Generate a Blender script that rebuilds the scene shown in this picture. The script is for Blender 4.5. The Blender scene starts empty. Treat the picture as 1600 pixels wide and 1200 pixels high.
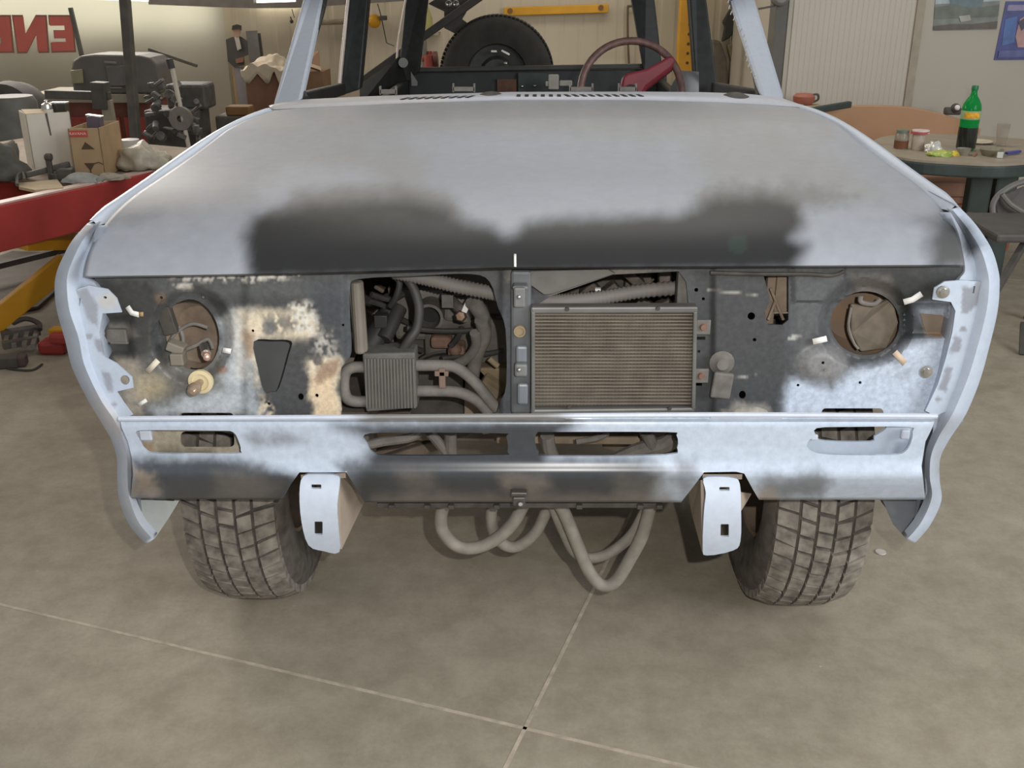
import bpy, bmesh, math, random
import numpy as np
from mathutils import Vector, Matrix, noise
from mathutils.geometry import delaunay_2d_cdt
random.seed(7)
R = math.radians
scene = bpy.context.scene
COL = scene.collection

# ---------------------------------------------------------------- camera, world, lights, exposure
F_PX = 1600.0                      # focal length in pixels of the 1600x1200 frame
TH, PS = R(21.7), R(1.25)          # pitch down, yaw
CAM = Vector((0.015, 0.0, 1.58))
cd = bpy.data.cameras.new('camera'); cam = bpy.data.objects.new('camera', cd); COL.objects.link(cam)
cd.sensor_width = 36.0; cd.lens = 36.0 * F_PX / 1600.0; cd.clip_start = 0.02
cam.location = CAM; cam.rotation_euler = (R(90) - TH, 0, PS)
scene.camera = cam
vs = scene.view_settings
vs.view_transform = 'Standard'; vs.look = 'None'; vs.gamma = 1.0; vs.use_curve_mapping = False
vs.exposure = 0.0

wd = bpy.data.worlds.new('world'); scene.world = wd; wd.use_nodes = True
bg = wd.node_tree.nodes['Background']
bg.inputs[0].default_value = (0.97, 0.97, 1.0, 1); bg.inputs[1].default_value = 0.33

def light(name, kind, loc, energy, color=(1, 1, 1), target=None, size=0.1, size_y=None, spot=None, spread=None):
    l = bpy.data.lights.new(name, kind); l.energy = energy; l.color = color
    o = bpy.data.objects.new(name, l); COL.objects.link(o); o.location = loc
    if kind == 'AREA':
        l.size = size
        if size_y: l.shape = 'RECTANGLE'; l.size_y = size_y
        if spread: l.spread = R(spread)
    elif kind in ('POINT', 'SPOT'): l.shadow_soft_size = size
    if kind == 'SPOT': l.spot_size = R(spot or 80); l.spot_blend = 0.6
    if target is not None:
        o.rotation_euler = (Vector(target) - Vector(loc)).to_track_quat('-Z', 'Y').to_euler()
    return o
# the camera's own flash, just right of and above the lens
light('camera_flash', 'SPOT', (0.14, -0.02, 1.67), 114.0, (1.0, 0.97, 0.93), (0.26, 2.3, 0.62), 0.012, spot=86)
# daylight from the hall's windows: left side, behind the vehicle and the open gate behind the camera
light('window_light_side', 'AREA', (-4.2, 7.6, 2.4), 115.0, (1.0, 0.9, 0.82), (0.0, 2.6, 1.0), 3.0, 1.4)
light('window_light_back', 'AREA', (-0.6, 8.3, 2.9), 22.0, (1.0, 0.97, 0.9), (0.0, 3.0, 0.6), 5.0, 1.2)
light('gate_light', 'AREA', (5.2, -1.6, 3.2), 300.0, (0.95, 0.97, 1.0), (0.0, 3.5, 0.6), 4.5, 2.6)

light('hood_rear_fill', 'AREA', (0.2, 4.0, 3.5), 24.0, (1.0, 0.97, 0.9), (0.2, 3.4, 0.0), 2.4, 0.5)  # added fill above the cowl, brightens the hood's rear
light('background_fill', 'AREA', (0.6, 6.6, 3.5), 42.0, (1.0, 0.97, 0.9), (0.6, 6.6, 0.0), 3.4, 1.2)  # added overhead fill for the back wall and background

# ---------------------------------------------------------------- helpers
FW = Vector((-math.sin(PS) * math.cos(TH), math.cos(PS) * math.cos(TH), -math.sin(TH)))
RT = Vector((math.cos(PS), math.sin(PS), 0))
UP = Vector((-math.sin(PS) * math.sin(TH), math.cos(PS) * math.sin(TH), math.cos(TH)))
def P(px, py, Y=None, Z=None, X=None):
    """point of the photographed place seen at pixel (px, py), at a measured depth Y, height Z or side X"""
    d = FW + RT * ((px - 800) / F_PX) + UP * ((600 - py) / F_PX)
    t = (Y - CAM.y) / d.y if Y is not None else (Z - CAM.z) / d.z if Z is not None else (X - CAM.x) / d.x
    return CAM + d * t
def PR(v):
    w = Vector(v) - CAM; d = w.dot(FW)
    return 800 + F_PX * w.dot(RT) / d, 600 - F_PX * w.dot(UP) / d
def PX(n, Y, z=1.0):               # metres spanned by n pixels at depth Y
    return n * (Y * math.cos(TH) + (CAM.z - z) * math.sin(TH)) / F_PX

def S(r, g, b):                     # sRGB 0..255 -> linear
    f = lambda c: (c / 255 / 12.92) if c / 255 <= 0.04045 else ((c / 255 + 0.055) / 1.055) ** 2.4
    return (f(r), f(g), f(b))

MATS = {}
def mat(name, col, rough=0.6, metal=0.0, var=0.12, scale=14.0, bump=0.0, trans=0.0, emit=0.0, alpha=None, spec=0.5, col2=None, cover=0.5):
    if name in MATS: return MATS[name]
    m = bpy.data.materials.new(name); m.use_nodes = True; MATS[name] = m
    nt = m.node_tree; b = nt.nodes['Principled BSDF']
    tc = nt.nodes.new('ShaderNodeTexCoord'); nz = nt.nodes.new('ShaderNodeTexNoise')
    nz.inputs['Scale'].default_value = scale; nz.inputs['Detail'].default_value = 6
    nt.links.new(tc.outputs['Object'], nz.inputs['Vector'])
    rp = nt.nodes.new('ShaderNodeValToRGB')
    c2 = col2 if col2 else tuple(c * (1 - var) for c in col); c1 = col if col2 else tuple(min(1, c * (1 + var)) for c in col)
    rp.color_ramp.elements[0].position = max(0.0, cover - 0.2); rp.color_ramp.elements[1].position = min(1.0, cover + 0.2)
    rp.color_ramp.elements[0].color = (*c2, 1); rp.color_ramp.elements[1].color = (*c1, 1)
    nt.links.new(nz.outputs['Fac'], rp.inputs['Fac']); nt.links.new(rp.outputs['Color'], b.inputs['Base Color'])
    b.inputs['Roughness'].default_value = rough; b.inputs['Metallic'].default_value = metal
    b.inputs['Specular IOR Level'].default_value = spec
    if trans: b.inputs['Transmission Weight'].default_value = trans; b.inputs['IOR'].default_value = 1.2
    if emit:
        nt.links.new(rp.outputs['Color'], b.inputs['Emission Color']); b.inputs['Emission Strength'].default_value = emit
    if bump:
        bp = nt.nodes.new('ShaderNodeBump'); bp.inputs['Strength'].default_value = bump; bp.inputs['Distance'].default_value = 0.01
        nt.links.new(nz.outputs['Fac'], bp.inputs['Height']); nt.links.new(bp.outputs['Normal'], b.inputs['Normal'])
    return m

def painted(name, rough=0.5, metal=0.0, var=0.10, scale=45.0, speck=0.0, spec=0.5):
    """bare metal, primer and dirt: the colour of each spot is stored with the mesh"""
    if name in MATS: return MATS[name]
    m = bpy.data.materials.new(name); m.use_nodes = True; MATS[name] = m
    nt = m.node_tree; b = nt.nodes['Principled BSDF']
    at = nt.nodes.new('ShaderNodeAttribute'); at.attribute_name = 'Col'
    tc = nt.nodes.new('ShaderNodeTexCoord'); nz = nt.nodes.new('ShaderNodeTexNoise')
    nz.inputs['Scale'].default_value = scale; nz.inputs['Detail'].default_value = 8; nz.inputs['Roughness'].default_value = 0.65
    nt.links.new(tc.outputs['Object'], nz.inputs['Vector'])
    mr = nt.nodes.new('ShaderNodeMapRange'); mr.inputs['From Min'].default_value = 0.3; mr.inputs['From Max'].default_value = 0.7
    mr.inputs['To Min'].default_value = 1 - var; mr.inputs['To Max'].default_value = 1 + var
    nt.links.new(nz.outputs['Fac'], mr.inputs['Value'])
    mx = nt.nodes.new('ShaderNodeVectorMath'); mx.operation = 'SCALE'
    nt.links.new(at.outputs['Color'], mx.inputs[0]); nt.links.new(mr.outputs['Result'], mx.inputs['Scale'])
    nt.links.new(mx.outputs['Vector'], b.inputs['Base Color'])
    b.inputs['Roughness'].default_value = rough; b.inputs['Metallic'].default_value = metal; b.inputs['Specular IOR Level'].default_value = spec
    return m

WORLD = {}                          # world position of every parent (no parent is rotated before its children are built)
def org(parent):
    return WORLD.get(parent.name, Vector((0, 0, 0))) if parent else Vector((0, 0, 0))
def empty(name, loc, label=None, cat=None, group=None, kind=None):
    o = bpy.data.objects.new(name, None); COL.objects.link(o); o.location = loc; o.empty_display_size = 0.1
    WORLD[o.name] = Vector(loc); tag(o, label, cat, group, kind); return o
def tag(o, label=None, cat=None, group=None, kind=None):
    if label: o['label'] = label
    if cat: o['category'] = cat
    if group: o['group'] = group
    if kind: o['kind'] = kind
    return o

class MB:
    def __init__(s): s.v = []; s.f = []; s.c = None
    def add(s, vs, fs):
        n = len(s.v); s.v += [Vector(v) for v in vs]; s.f += [tuple(i + n for i in f) for f in fs]; return s
    def box(s, c, size, rot=None, taper=1.0):
        hx, hy, hz = size[0] / 2, size[1] / 2, size[2] / 2
        M = rot if rot is not None else Matrix.Identity(3)
        pts = []
        for z in (-1, 1):
            k = taper if z > 0 else 1
            for x, y in ((-1, -1), (1, -1), (1, 1), (-1, 1)): pts.append(Vector(c) + M @ Vector((x * hx * k, y * hy * k, z * hz)))
        return s.add(pts, [(0, 3, 2, 1), (4, 5, 6, 7), (0, 1, 5, 4), (1, 2, 6, 5), (2, 3, 7, 6), (3, 0, 4, 7)])
    def quadprism(s, q, depth):     # four corners pushed along a depth vector
        q = [Vector(p) for p in q]; d = Vector(depth); n = len(q)
        pts = q + [p + d for p in q]
        return s.add(pts, [tuple(range(n)), tuple(range(2 * n - 1, n - 1, -1))] + [(i, i + n, (i + 1) % n + n, (i + 1) % n) for i in range(n)])
    def bar(s, a, b, w, h=None, up=(0, 0, 1)):
        a, b = Vector(a), Vector(b); h = h or w; d = (b - a); L = d.length; d.normalize()
        x = d.cross(Vector(up));
        if x.length < 1e-4: x = d.cross(Vector((0, 1, 0)))
        x.normalize(); y = x.cross(d)
        return s.box((a + b) / 2, (w, L, h), Matrix((x, d, y)).transposed())
    def tube(s, pts, r, seg=10, sm=6, caps=True, ripple=0.0, rn=1):
        pts = [Vector(p) for p in pts]
        if sm and len(pts) > 2: pts = catmull(pts, sm)
        if ripple:
            q = []
            for i in range(len(pts) - 1):
                for k in range(rn): q.append(pts[i].lerp(pts[i + 1], k / rn))
            pts = q + [pts[-1]]
        rings = []; t0 = (pts[1] - pts[0]).normalized(); n = t0.orthogonal().normalized()
        for i, p in enumerate(pts):
            t = (pts[min(i + 1, len(pts) - 1)] - pts[max(i - 1, 0)]).normalized()
            n = (n - t * n.dot(t)); n = n.normalized() if n.length > 1e-6 else t.orthogonal().normalized(); b = t.cross(n)
            rad = (r[min(i, len(r) - 1)] if isinstance(r, (list, tuple)) else r)
            if ripple: rad *= 1 + ripple * (i % 2)
            rings.append([p + n * rad * math.cos(a) + b * rad * math.sin(a) for a in [2 * math.pi * k / seg for k in range(seg)]])
        base = []; fs = []
        for rg in rings: base += rg
        for i in range(len(rings) - 1):
            for k in range(seg):
                k2 = (k + 1) % seg; fs.append((i * seg + k, i * seg + k2, (i + 1) * seg + k2, (i + 1) * seg + k))
        if caps: fs += [tuple(range(seg - 1, -1, -1)), tuple((len(rings) - 1) * seg + k for k in range(seg))]
        return s.add(base, fs)
    def cyl(s, a, b, r, seg=20): return s.tube([a, b], r, seg, 0)
    def cone(s, a, b, r1, r2, seg=20): return s.tube([a, b], [r1, r2], seg, 0)
    def lathe(s, prof, c, axis=(0, 0, 1), seg=32, close=False):
        ax = Vector(axis).normalized(); x = ax.orthogonal().normalized(); y = ax.cross(x); c = Vector(c)
        pts = []; n = len(prof)
        for k in range(seg):
            a = 2 * math.pi * k / seg; e = x * math.cos(a) + y * math.sin(a)
            pts += [c + ax * h + e * r for r, h in prof]
        fs = []
        for k in range(seg):
            k2 = (k + 1) % seg
            for i in range(n - 1 + (1 if close else 0)):
                j = (i + 1) % n; fs.append((k * n + i, k2 * n + i, k2 * n + j, k * n + j))
        return s.add(pts, fs)
    def ball(s, c, r, seg=16, sq=(1, 1, 1)):
        pts = []; fs = []; rings = seg // 2
        for i in range(rings + 1):
            th = math.pi * i / rings
            for k in range(seg):
                a = 2 * math.pi * k / seg
                pts.append(Vector(c) + Vector((r * sq[0] * math.sin(th) * math.cos(a), r * sq[1] * math.sin(th) * math.sin(a), r * sq[2] * math.cos(th))))
        for i in range(rings):
            for k in range(seg):
                k2 = (k + 1) % seg; fs.append((i * seg + k, (i + 1) * seg + k, (i + 1) * seg + k2, i * seg + k2))
        return s.add(pts, fs)
    def grid(s, rows):
        m = len(rows[0]); pts = [p for r in rows for p in r]
        return s.add(pts, [(i * m + j, i * m + j + 1, (i + 1) * m + j + 1, (i + 1) * m + j) for i in range(len(rows) - 1) for j in range(m - 1)])
    def build(s, name, material, parent=None, smooth=True, bevel=0.0, colors=None, solid=0.0, angle=35, subsurf=0):
        o0 = org(parent); me = bpy.data.meshes.new(name)
        me.from_pydata([v - o0 for v in s.v], [], s.f)
        bm = bmesh.new(); bm.from_mesh(me); bmesh.ops.recalc_face_normals(bm, faces=bm.faces) if not solid else None
        bm.to_mesh(me); bm.free()
        o = bpy.data.objects.new(name, me); COL.objects.link(o)
        if material: me.materials.append(material)
        if colors is not None:
            ca = me.color_attributes.new('Col', 'FLOAT_COLOR', 'POINT')
            ca.data.foreach_set('color', np.concatenate([np.asarray(colors, dtype=np.float32), np.ones((len(colors), 1), np.float32)], axis=1).ravel())
        if parent: o.parent = parent; WORLD[o.name] = o0
        if solid:
            md = o.modifiers.new('solid', 'SOLIDIFY'); md.thickness = solid; md.offset = 0
        if bevel:
            md = o.modifiers.new('bevel', 'BEVEL'); md.width = bevel; md.segments = 2; md.limit_method = 'ANGLE'; md.angle_limit = R(40)
        if subsurf:
            md = o.modifiers.new('sub', 'SUBSURF'); md.levels = subsurf; md.render_levels = subsurf
        if smooth:
            for p in me.polygons: p.use_smooth = True
            try: me.set_sharp_from_angle(angle=R(angle))
            except Exception: pass
        return o

def catmull(pts, n=6, closed=False):
    pts = list(pts); out = []; L = len(pts)
    rng = range(L if closed else L - 1)
    for i in rng:
        if closed: p0, p1, p2, p3 = pts[i - 1], pts[i], pts[(i + 1) % L], pts[(i + 2) % L]
        else: p0, p1, p2, p3 = pts[max(i - 1, 0)], pts[i], pts[i + 1], pts[min(i + 2, L - 1)]
        for k in range(n):
            t = k / n
            out.append(0.5 * ((2 * p1) + (p2 - p0) * t + (2 * p0 - 5 * p1 + 4 * p2 - p3) * t * t + (3 * p1 - p0 - 3 * p2 + p3) * t ** 3))
    if not closed: out.append(pts[-1])
    return out
def V2(l): return [Vector((a, b)) for a, b in l]
def rr(x0, y0, x1, y1, r, n=5):
    out = []
    for cx, cy, a0 in ((x1 - r, y0 + r, -90), (x1 - r, y1 - r, 0), (x0 + r, y1 - r, 90), (x0 + r, y0 + r, 180)):
        for k in range(n): a = R(a0 + 90 * k / (n - 1)); out.append((cx + r * math.cos(a), cy + r * math.sin(a)))
    return out
def ell(cx, cy, rx, ry, n=28, rot=0):
    c, s_ = math.cos(R(rot)), math.sin(R(rot))
    return [(cx + rx * math.cos(2 * math.pi * k / n) * c - ry * math.sin(2 * math.pi * k / n) * s_, cy + rx * math.cos(2 * math.pi * k / n) * s_ + ry * math.sin(2 * math.pi * k / n) * c) for k in range(n)]
def soft(l, n=4): return [(p.x, p.y) for p in catmull(V2(l), n, True)]

def sdf(pts, poly):
    """signed distance (negative inside) of points to a polygon, in photo pixels"""
    p = np.asarray(pts, float); q = np.asarray(poly, float); d = np.full(len(p), 1e9); ins = np.zeros(len(p), bool)
    for i in range(len(q)):
        a, b = q[i - 1], q[i]; e = b - a; w = p - a
        t = np.clip((w @ e) / max(e @ e, 1e-9), 0, 1); d = np.minimum(d, np.hypot(*(w - t[:, None] * e).T))
        c = ((a[1] > p[:, 1]) != (b[1] > p[:, 1]))
        xi = (b[0] - a[0]) * (p[:, 1] - a[1]) / ((b[1] - a[1]) if abs(b[1] - a[1]) > 1e-9 else 1e-9) + a[0]
        ins ^= c & (p[:, 0] < xi)
    return np.where(ins, -d, d)
def nz(pts, sc, seed=0.0):
    return np.array([noise.fractal(Vector((x / sc, y / sc, seed)), 1.0, 2.0, 4) for x, y in pts])
def paint(pts, base, ops):
    """where the primer, the black, the bare metal and some recess shade lie; ops = (colour, outline, edge width, edge raggedness, strength)"""
    pts = np.asarray(pts, float); c = np.tile(np.array(base, float), (len(pts), 1)); n1 = nz(pts, 26, 1.3); n2 = nz(pts, 7, 4.1)
    c *= (1 + 0.05 * n1)[:, None]
    for o in ops:
        col, poly, w, rag, op = o[:5]; spk = o[5] if len(o) > 5 else 0.0
        d = sdf(pts, poly) + rag * (n1 + 0.5 * n2)
        k = np.clip(0.5 - d / max(w, 0.01), 0, 1); k = k * k * (3 - 2 * k) * op
        if spk: k = k * np.clip((n2 + spk) * 6, 0, 1)
        c = c * (1 - k)[:, None] + np.array(col)[None] * k[:, None]
    return np.clip(c, 0, 1)

def panel(name, outer, holes, Y, material, parent, base, ops=(), step=7.0, thick=0.004, smooth=True, bulge=0.0, angle=40):
    """a sheet-metal pressing: its outline and holes as read off the photo, standing at depth Y (number or function)"""
    Yf = Y if callable(Y) else (lambda x, y: Y)
    def dens(l):
        out = []
        for i in range(len(l)):
            a, b = Vector(l[i - 1]), Vector(l[i]); n = max(1, int((b - a).length / step + 0.5))
            out += [tuple(a.lerp(b, k / n)) for k in range(n)]
        return out
    loops = [dens(outer)] + [dens(h) for h in holes]
    pts = []; edges = []
    for l in loops:
        n0 = len(pts); pts += l; edges += [(n0 + i, n0 + (i + 1) % len(l)) for i in range(len(l))]
    xs = [p[0] for p in outer]; ys = [p[1] for p in outer]
    gx = np.arange(min(xs) + step / 2, max(xs), step); gy = np.arange(min(ys) + step / 2, max(ys), step)
    g = np.array([(x + ((j % 2) - 0.5) * step * 0.5, y) for j, y in enumerate(gy) for x in gx]) if len(gx) and len(gy) else np.zeros((0, 2))
    if len(g):
        k = sdf(g, outer) < -step * 0.45
        for h in holes: k &= sdf(g, h) > step * 0.45
        pts += [tuple(p) for p in g[k]]
    vv, ee, ff, *_ = delaunay_2d_cdt([Vector(p) for p in pts], edges, [], 0, 1e-4)
    cen = np.array([sum((vv[i] for i in f), Vector((0, 0))) / len(f) for f in ff])
    ok = sdf(cen, outer) < 0
    for h in holes: ok &= sdf(cen, h) > 0
    faces = [f for f, o in zip(ff, ok) if o]
    used = sorted({i for f in faces for i in f}); mp = {u: i for i, u in enumerate(used)}
    p2 = [tuple(vv[u]) for u in used]; n = len(p2)
    front = [P(x, y, Y=Yf(x, y)) for x, y in p2]; back = [p + Vector((0, thick, 0)) for p in front]
    cnt = {}; F = []
    for f in faces:
        f = [mp[i] for i in f]; F.append(tuple(f)); F.append(tuple(i + n for i in reversed(f)))
        for i in range(len(f)):
            a, b = f[i], f[(i + 1) % len(f)]; cnt[(a, b)] = cnt.get((a, b), 0) + 1
    for (a, b) in list(cnt):
        if (b, a) not in cnt: F.append((b, a, a + n, b + n))
    mb = MB(); mb.add(front + back, F)
    c = paint(p2, base, ops)
    return mb.build(name, material, parent, smooth=smooth, colors=np.concatenate([c, c]), angle=angle)

def flat(n, rgb): return np.tile(np.array(rgb, float), (n, 1))
def dup(root, loc, rotz=None, label=None, group=None):
    """a copy of a thing with copies of its parts and sub-parts"""
    r = root.copy(); COL.objects.link(r); r.location = loc
    if rotz is not None: r.rotation_euler = (0, 0, rotz)
    if label: r['label'] = label
    if group: r['group'] = group
    for ch in list(root.children):
        c = ch.copy(); COL.objects.link(c); c.parent = r
        for g in list(ch.children):
            d = g.copy(); COL.objects.link(d); d.parent = c
    return r
def lettering(text, size, depth=0.002):
    cu = bpy.data.curves.new('t', 'FONT'); cu.body = text; cu.size = size; cu.extrude = depth; cu.align_x = 'CENTER'; cu.align_y = 'CENTER'
    o = bpy.data.objects.new('t', cu); COL.objects.link(o); bpy.context.view_layer.update()
    me = bpy.data.meshes.new_from_object(o.evaluated_get(bpy.context.evaluated_depsgraph_get()))
    vs_ = [v.co.copy() for v in me.vertices]; fs = [tuple(p.vertices) for p in me.polygons]
    bpy.data.objects.remove(o); bpy.data.curves.remove(cu); bpy.data.meshes.remove(me); return vs_, fs
# ---------------------------------------------------------------- floor and walls
def floor_mat():
    m = bpy.data.materials.new('polished_concrete'); m.use_nodes = True; nt = m.node_tree; b = nt.nodes['Principled BSDF']
    tc = nt.nodes.new('ShaderNodeTexCoord'); L = nt.links
    def noise_(sc, det=6, rough=0.6):
        n = nt.nodes.new('ShaderNodeTexNoise'); n.inputs['Scale'].default_value = sc; n.inputs['Detail'].default_value = det; n.inputs['Roughness'].default_value = rough
        L.new(tc.outputs['Object'], n.inputs['Vector']); return n
    def ramp(n, p0, c0, p1, c1):
        r = nt.nodes.new('ShaderNodeValToRGB'); r.color_ramp.elements[0].position = p0; r.color_ramp.elements[1].position = p1
        r.color_ramp.elements[0].color = (*c0, 1); r.color_ramp.elements[1].color = (*c1, 1); L.new(n.outputs['Fac'], r.inputs['Fac']); return r
    def mix(a, bb, fac, mode='MIX'):
        x = nt.nodes.new('ShaderNodeMix'); x.data_type = 'RGBA'; x.blend_type = mode
        L.new(a, x.inputs['A']); L.new(bb, x.inputs['B'])
        if isinstance(fac, float): x.inputs['Factor'].default_value = fac
        else: L.new(fac, x.inputs['Factor'])
        return x.outputs['Result']
    base = ramp(noise_(1.7, 7), 0.35, S(164, 155, 137), 0.65, S(174, 165, 147))
    mott = ramp(noise_(9, 8, 0.7), 0.36, S(222, 220, 216), 0.62, S(255, 255, 255))
    c = mix(base.outputs['Color'], mott.outputs['Color'], 0.8, 'MULTIPLY')
    fine = ramp(noise_(90, 4, 0.8), 0.3, S(236, 234, 230), 0.6, S(255, 255, 255)); c = mix(c, fine.outputs['Color'], 0.6, 'MULTIPLY')
    v = nt.nodes.new('ShaderNodeTexVoronoi'); v.inputs['Scale'].default_value = 16; v.inputs['Randomness'].default_value = 1.0; L.new(tc.outputs['Object'], v.inputs['Vector'])
    sp = nt.nodes.new('ShaderNodeMapRange'); sp.inputs['From Min'].default_value = 0.05; sp.inputs['From Max'].default_value = 0.035; L.new(v.outputs['Distance'], sp.inputs['Value'])
    msk = ramp(noise_(5, 2), 0.58, (0, 0, 0), 0.66, (1, 1, 1)); mm = nt.nodes.new('ShaderNodeMath'); mm.operation = 'MULTIPLY'
    L.new(sp.outputs['Result'], mm.inputs[0]); L.new(msk.outputs['Color'], mm.inputs[1])
    pale = nt.nodes.new('ShaderNodeRGB'); pale.outputs[0].default_value = (*S(200, 194, 182), 1)
    c = mix(c, pale.outputs[0], mm.outputs[0])
    L.new(c, b.inputs['Base Color']); rr_ = ramp(noise_(6, 5), 0.3, (0.62,) * 3, 0.7, (0.78,) * 3); L.new(rr_.outputs['Color'], b.inputs['Roughness'])
    return m
mb = MB().box((0.5, 4.0, -0.05), (16, 14, 0.1)); fl_ = mb.build('floor', floor_mat(), smooth=False); tag(fl_, kind='structure')
# sawn joints filled with pale grout, laid at an angle to the vehicle
J = P(820, 1138, Z=0); u = (P(0, 945, Z=0) - P(1080, 1200, Z=0)).normalized(); w = Vector((-u.y, u.x, 0))
if w.y < 0: w = -w
M_joint = mat('joint_grout', S(184, 172, 154), 0.8, var=0.25, scale=30)
for a, b_ in ((J - u * 6, J + u * 6), (J - w * 2.5, J + w * 8), (J + w * 4.4 - u * 6, J + w * 4.4 + u * 6), (J + u * 4.4 - w * 3, J + u * 4.4 + w * 8)):
    o = MB().bar(a + Vector((0, 0, 0.0)), b_, 0.009, 0.0016).build('trim_1', M_joint, smooth=False); tag(o, kind='structure')

def ribbed(name, x0, x1, Y, z0, z1, pitch, m, depth=0.004):
    rows = [[], []]; x = x0
    while x < x1:
        for dx, dy in ((0, 0), (pitch * 0.62, 0), (pitch * 0.72, depth), (pitch * 0.90, depth)):
            if x + dx <= x1: rows[0].append(Vector((x + dx, Y + dy, z0))); rows[1].append(Vector((x + dx, Y + dy, z1)))
        x += pitch
    o = MB().grid(rows).build(name, m, smooth=False, solid=0.02); tag(o, kind='structure'); return o
M_wall = mat('cream_panel', S(190, 179, 156), 0.6, var=0.05, scale=2.0)
M_wall2 = mat('smooth_panel', S(176, 170, 156), 0.6, var=0.04, scale=2.0)
ribbed('wall_back', -2.62, 3.4, 9.0, 0, 3.6, 0.16, M_wall)
zs_ = P(180, 47, Y=9.0).z
tag(MB().box((-5.1, 9.05, zs_ / 2), (5.0, 0.1, zs_)).build('wall_left', M_wall, smooth=False), kind='structure')
xr0 = P(1232, 100, Y=7.0).x; xc = P(1428, 80, Y=7.0).x
ribbed('wall_right', xr0, xc, 7.0, 0, 3.6, 0.034, mat('grey_ribbed_panel', S(190, 182, 168), 0.55, var=0.05, scale=2.0), 0.0018)
tag(MB().box(((xc + 5.5) / 2, 7.0, 1.8), (5.5 - xc, 0.04, 3.6)).build('wall_right', M_wall2, smooth=False), kind='structure')
tag(MB().bar((xc, 6.985, 0), (xc, 6.985, 3.6), 0.05, 0.02, up=(0, 1, 0)).build('trim_2', mat('corner_trim', S(158, 148, 130), 0.6), smooth=False), kind='structure')
tag(MB().box((xr0 - 0.015, 8.0, 1.8), (0.03, 2.0, 3.6)).build('wall_right', M_wall2, smooth=False), kind='structure')
# windows above the sill on the left
z = zs_
tag(MB().box(((P(343, 30, Y=9.0).x - 7.5) / 2, 9.02, z + 0.5), (P(343, 30, Y=9.0).x + 7.5, 0.03, 1.0)).build('window_1', mat('bright_window', S(250, 248, 238), 0.4, emit=3.4, var=0.02), smooth=False), kind='structure')
qq = lambda l: [P(a, b, Y=8.62) for a, b in l]
mb = MB().quadprism(qq([(232, -30), (396, -30), (396, 13), (345, 11.5), (232, 7)]), (0, 0.1, 0)).quadprism(qq([(396, 5), (462, 3), (462, 12.5), (396, 13)]), (0, 0.1, 0)).quadprism(qq([(462, -14), (640, -22), (640, 1), (462, 12.5)]), (0, 0.1, 0))
tag(mb.build('trim_3', mat('window_beam', S(104, 98, 90), 0.6), smooth=False), kind='structure')
z0 = P(420, 8, Y=8.9).z
tag(MB().box((P(430, 0, Y=8.9).x, 8.93, z0 + 0.15), (PX(66, 8.9), 0.02, 0.31)).build('window_2', mat('bright_window', S(250, 248, 238), 0.4, emit=1.6), smooth=False), kind='structure')
tag(MB().box((-1.0, 6.7, 3.64), (13.0, 5.0, 0.08)).build('ceiling', mat('ceiling_sheet', S(150, 142, 128), 0.8), smooth=False), kind='structure')
tag(MB().box((-7.5, 6.3, 1.8), (0.08, 5.6, 3.6)).build('wall_left', M_wall, smooth=False), kind='structure')
# dark steel column between the two rooms
a, b_ = P(1207, 75, Y=7.1), P(1238, 75, Y=7.1)
tag(MB().box(((a.x + b_.x) / 2 - 0.005, 7.1, 1.8), (b_.x - a.x + 0.03, 0.18, 3.6)).build('trim_4', mat('dark_column', S(96, 94, 88), 0.6, var=0.1), smooth=False, bevel=0.006), kind='structure')
# ---------------------------------------------------------------- colours of the vehicle's coats
PRIM = S(190, 201, 216); GREY = S(150, 154, 162); SAND = S(150, 146, 140); BLK = S(33, 33, 32); CHAR = S(72, 73, 74); STEEL = S(112, 114, 116)
CREAM = S(230, 216, 190); DIRT = S(124, 112, 98); DUST = S(140, 135, 126); RUST = S(128, 92, 70); WHT = S(228, 222, 212)
M_hood = painted('hood_paint', 0.45, var=0.06, scale=30, spec=0.35)
M_prim = painted('sprayed_primer', 0.48, var=0.05, scale=60)
M_old = painted('old_black_paint', 0.5, var=0.22, scale=85)
M_gloss = painted('valance_paint', 0.30, var=0.10, scale=60)
M_blackp = mat('black_body_paint', S(38, 40, 40), 0.5, var=0.25, scale=30, spec=0.3)
M_dustrub = mat('dusty_rubber', S(120, 115, 108), 0.75, var=0.2, scale=40)
M_blkrub = mat('black_rubber', S(62, 61, 58), 0.6, var=0.2, scale=40)
M_dustmet = mat('dusty_metal', S(106, 102, 96), 0.7, 0.0, var=0.25, scale=45)
M_darkmet = mat('dark_oily_metal', S(70, 66, 60), 0.65, var=0.35, scale=30)
M_brown = mat('dried_mud', S(138, 121, 104), 0.85, var=0.25, scale=30, bump=0.3)
M_rust = mat('rust', S(122, 94, 80), 0.85, var=0.3, scale=40)
M_chrome = mat('bright_metal', S(200, 198, 192), 0.25, 0.9, var=0.1)
M_hole = mat('painted_hole_shade', S(34, 33, 31), 0.8, var=0.2)  # near-black pieces put the inner shade of vents and bore into colour
M_tape = mat('masking_tape', S(222, 212, 190), 0.7, var=0.08)
M_tapew = mat('white_tape', S(236, 234, 228), 0.7, var=0.05)

TRUCK = empty('off_road_vehicle', (0, 2.52, 0), 'stripped off-road vehicle in grey-blue primer with bare open front, filling the middle', 'car')

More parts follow.
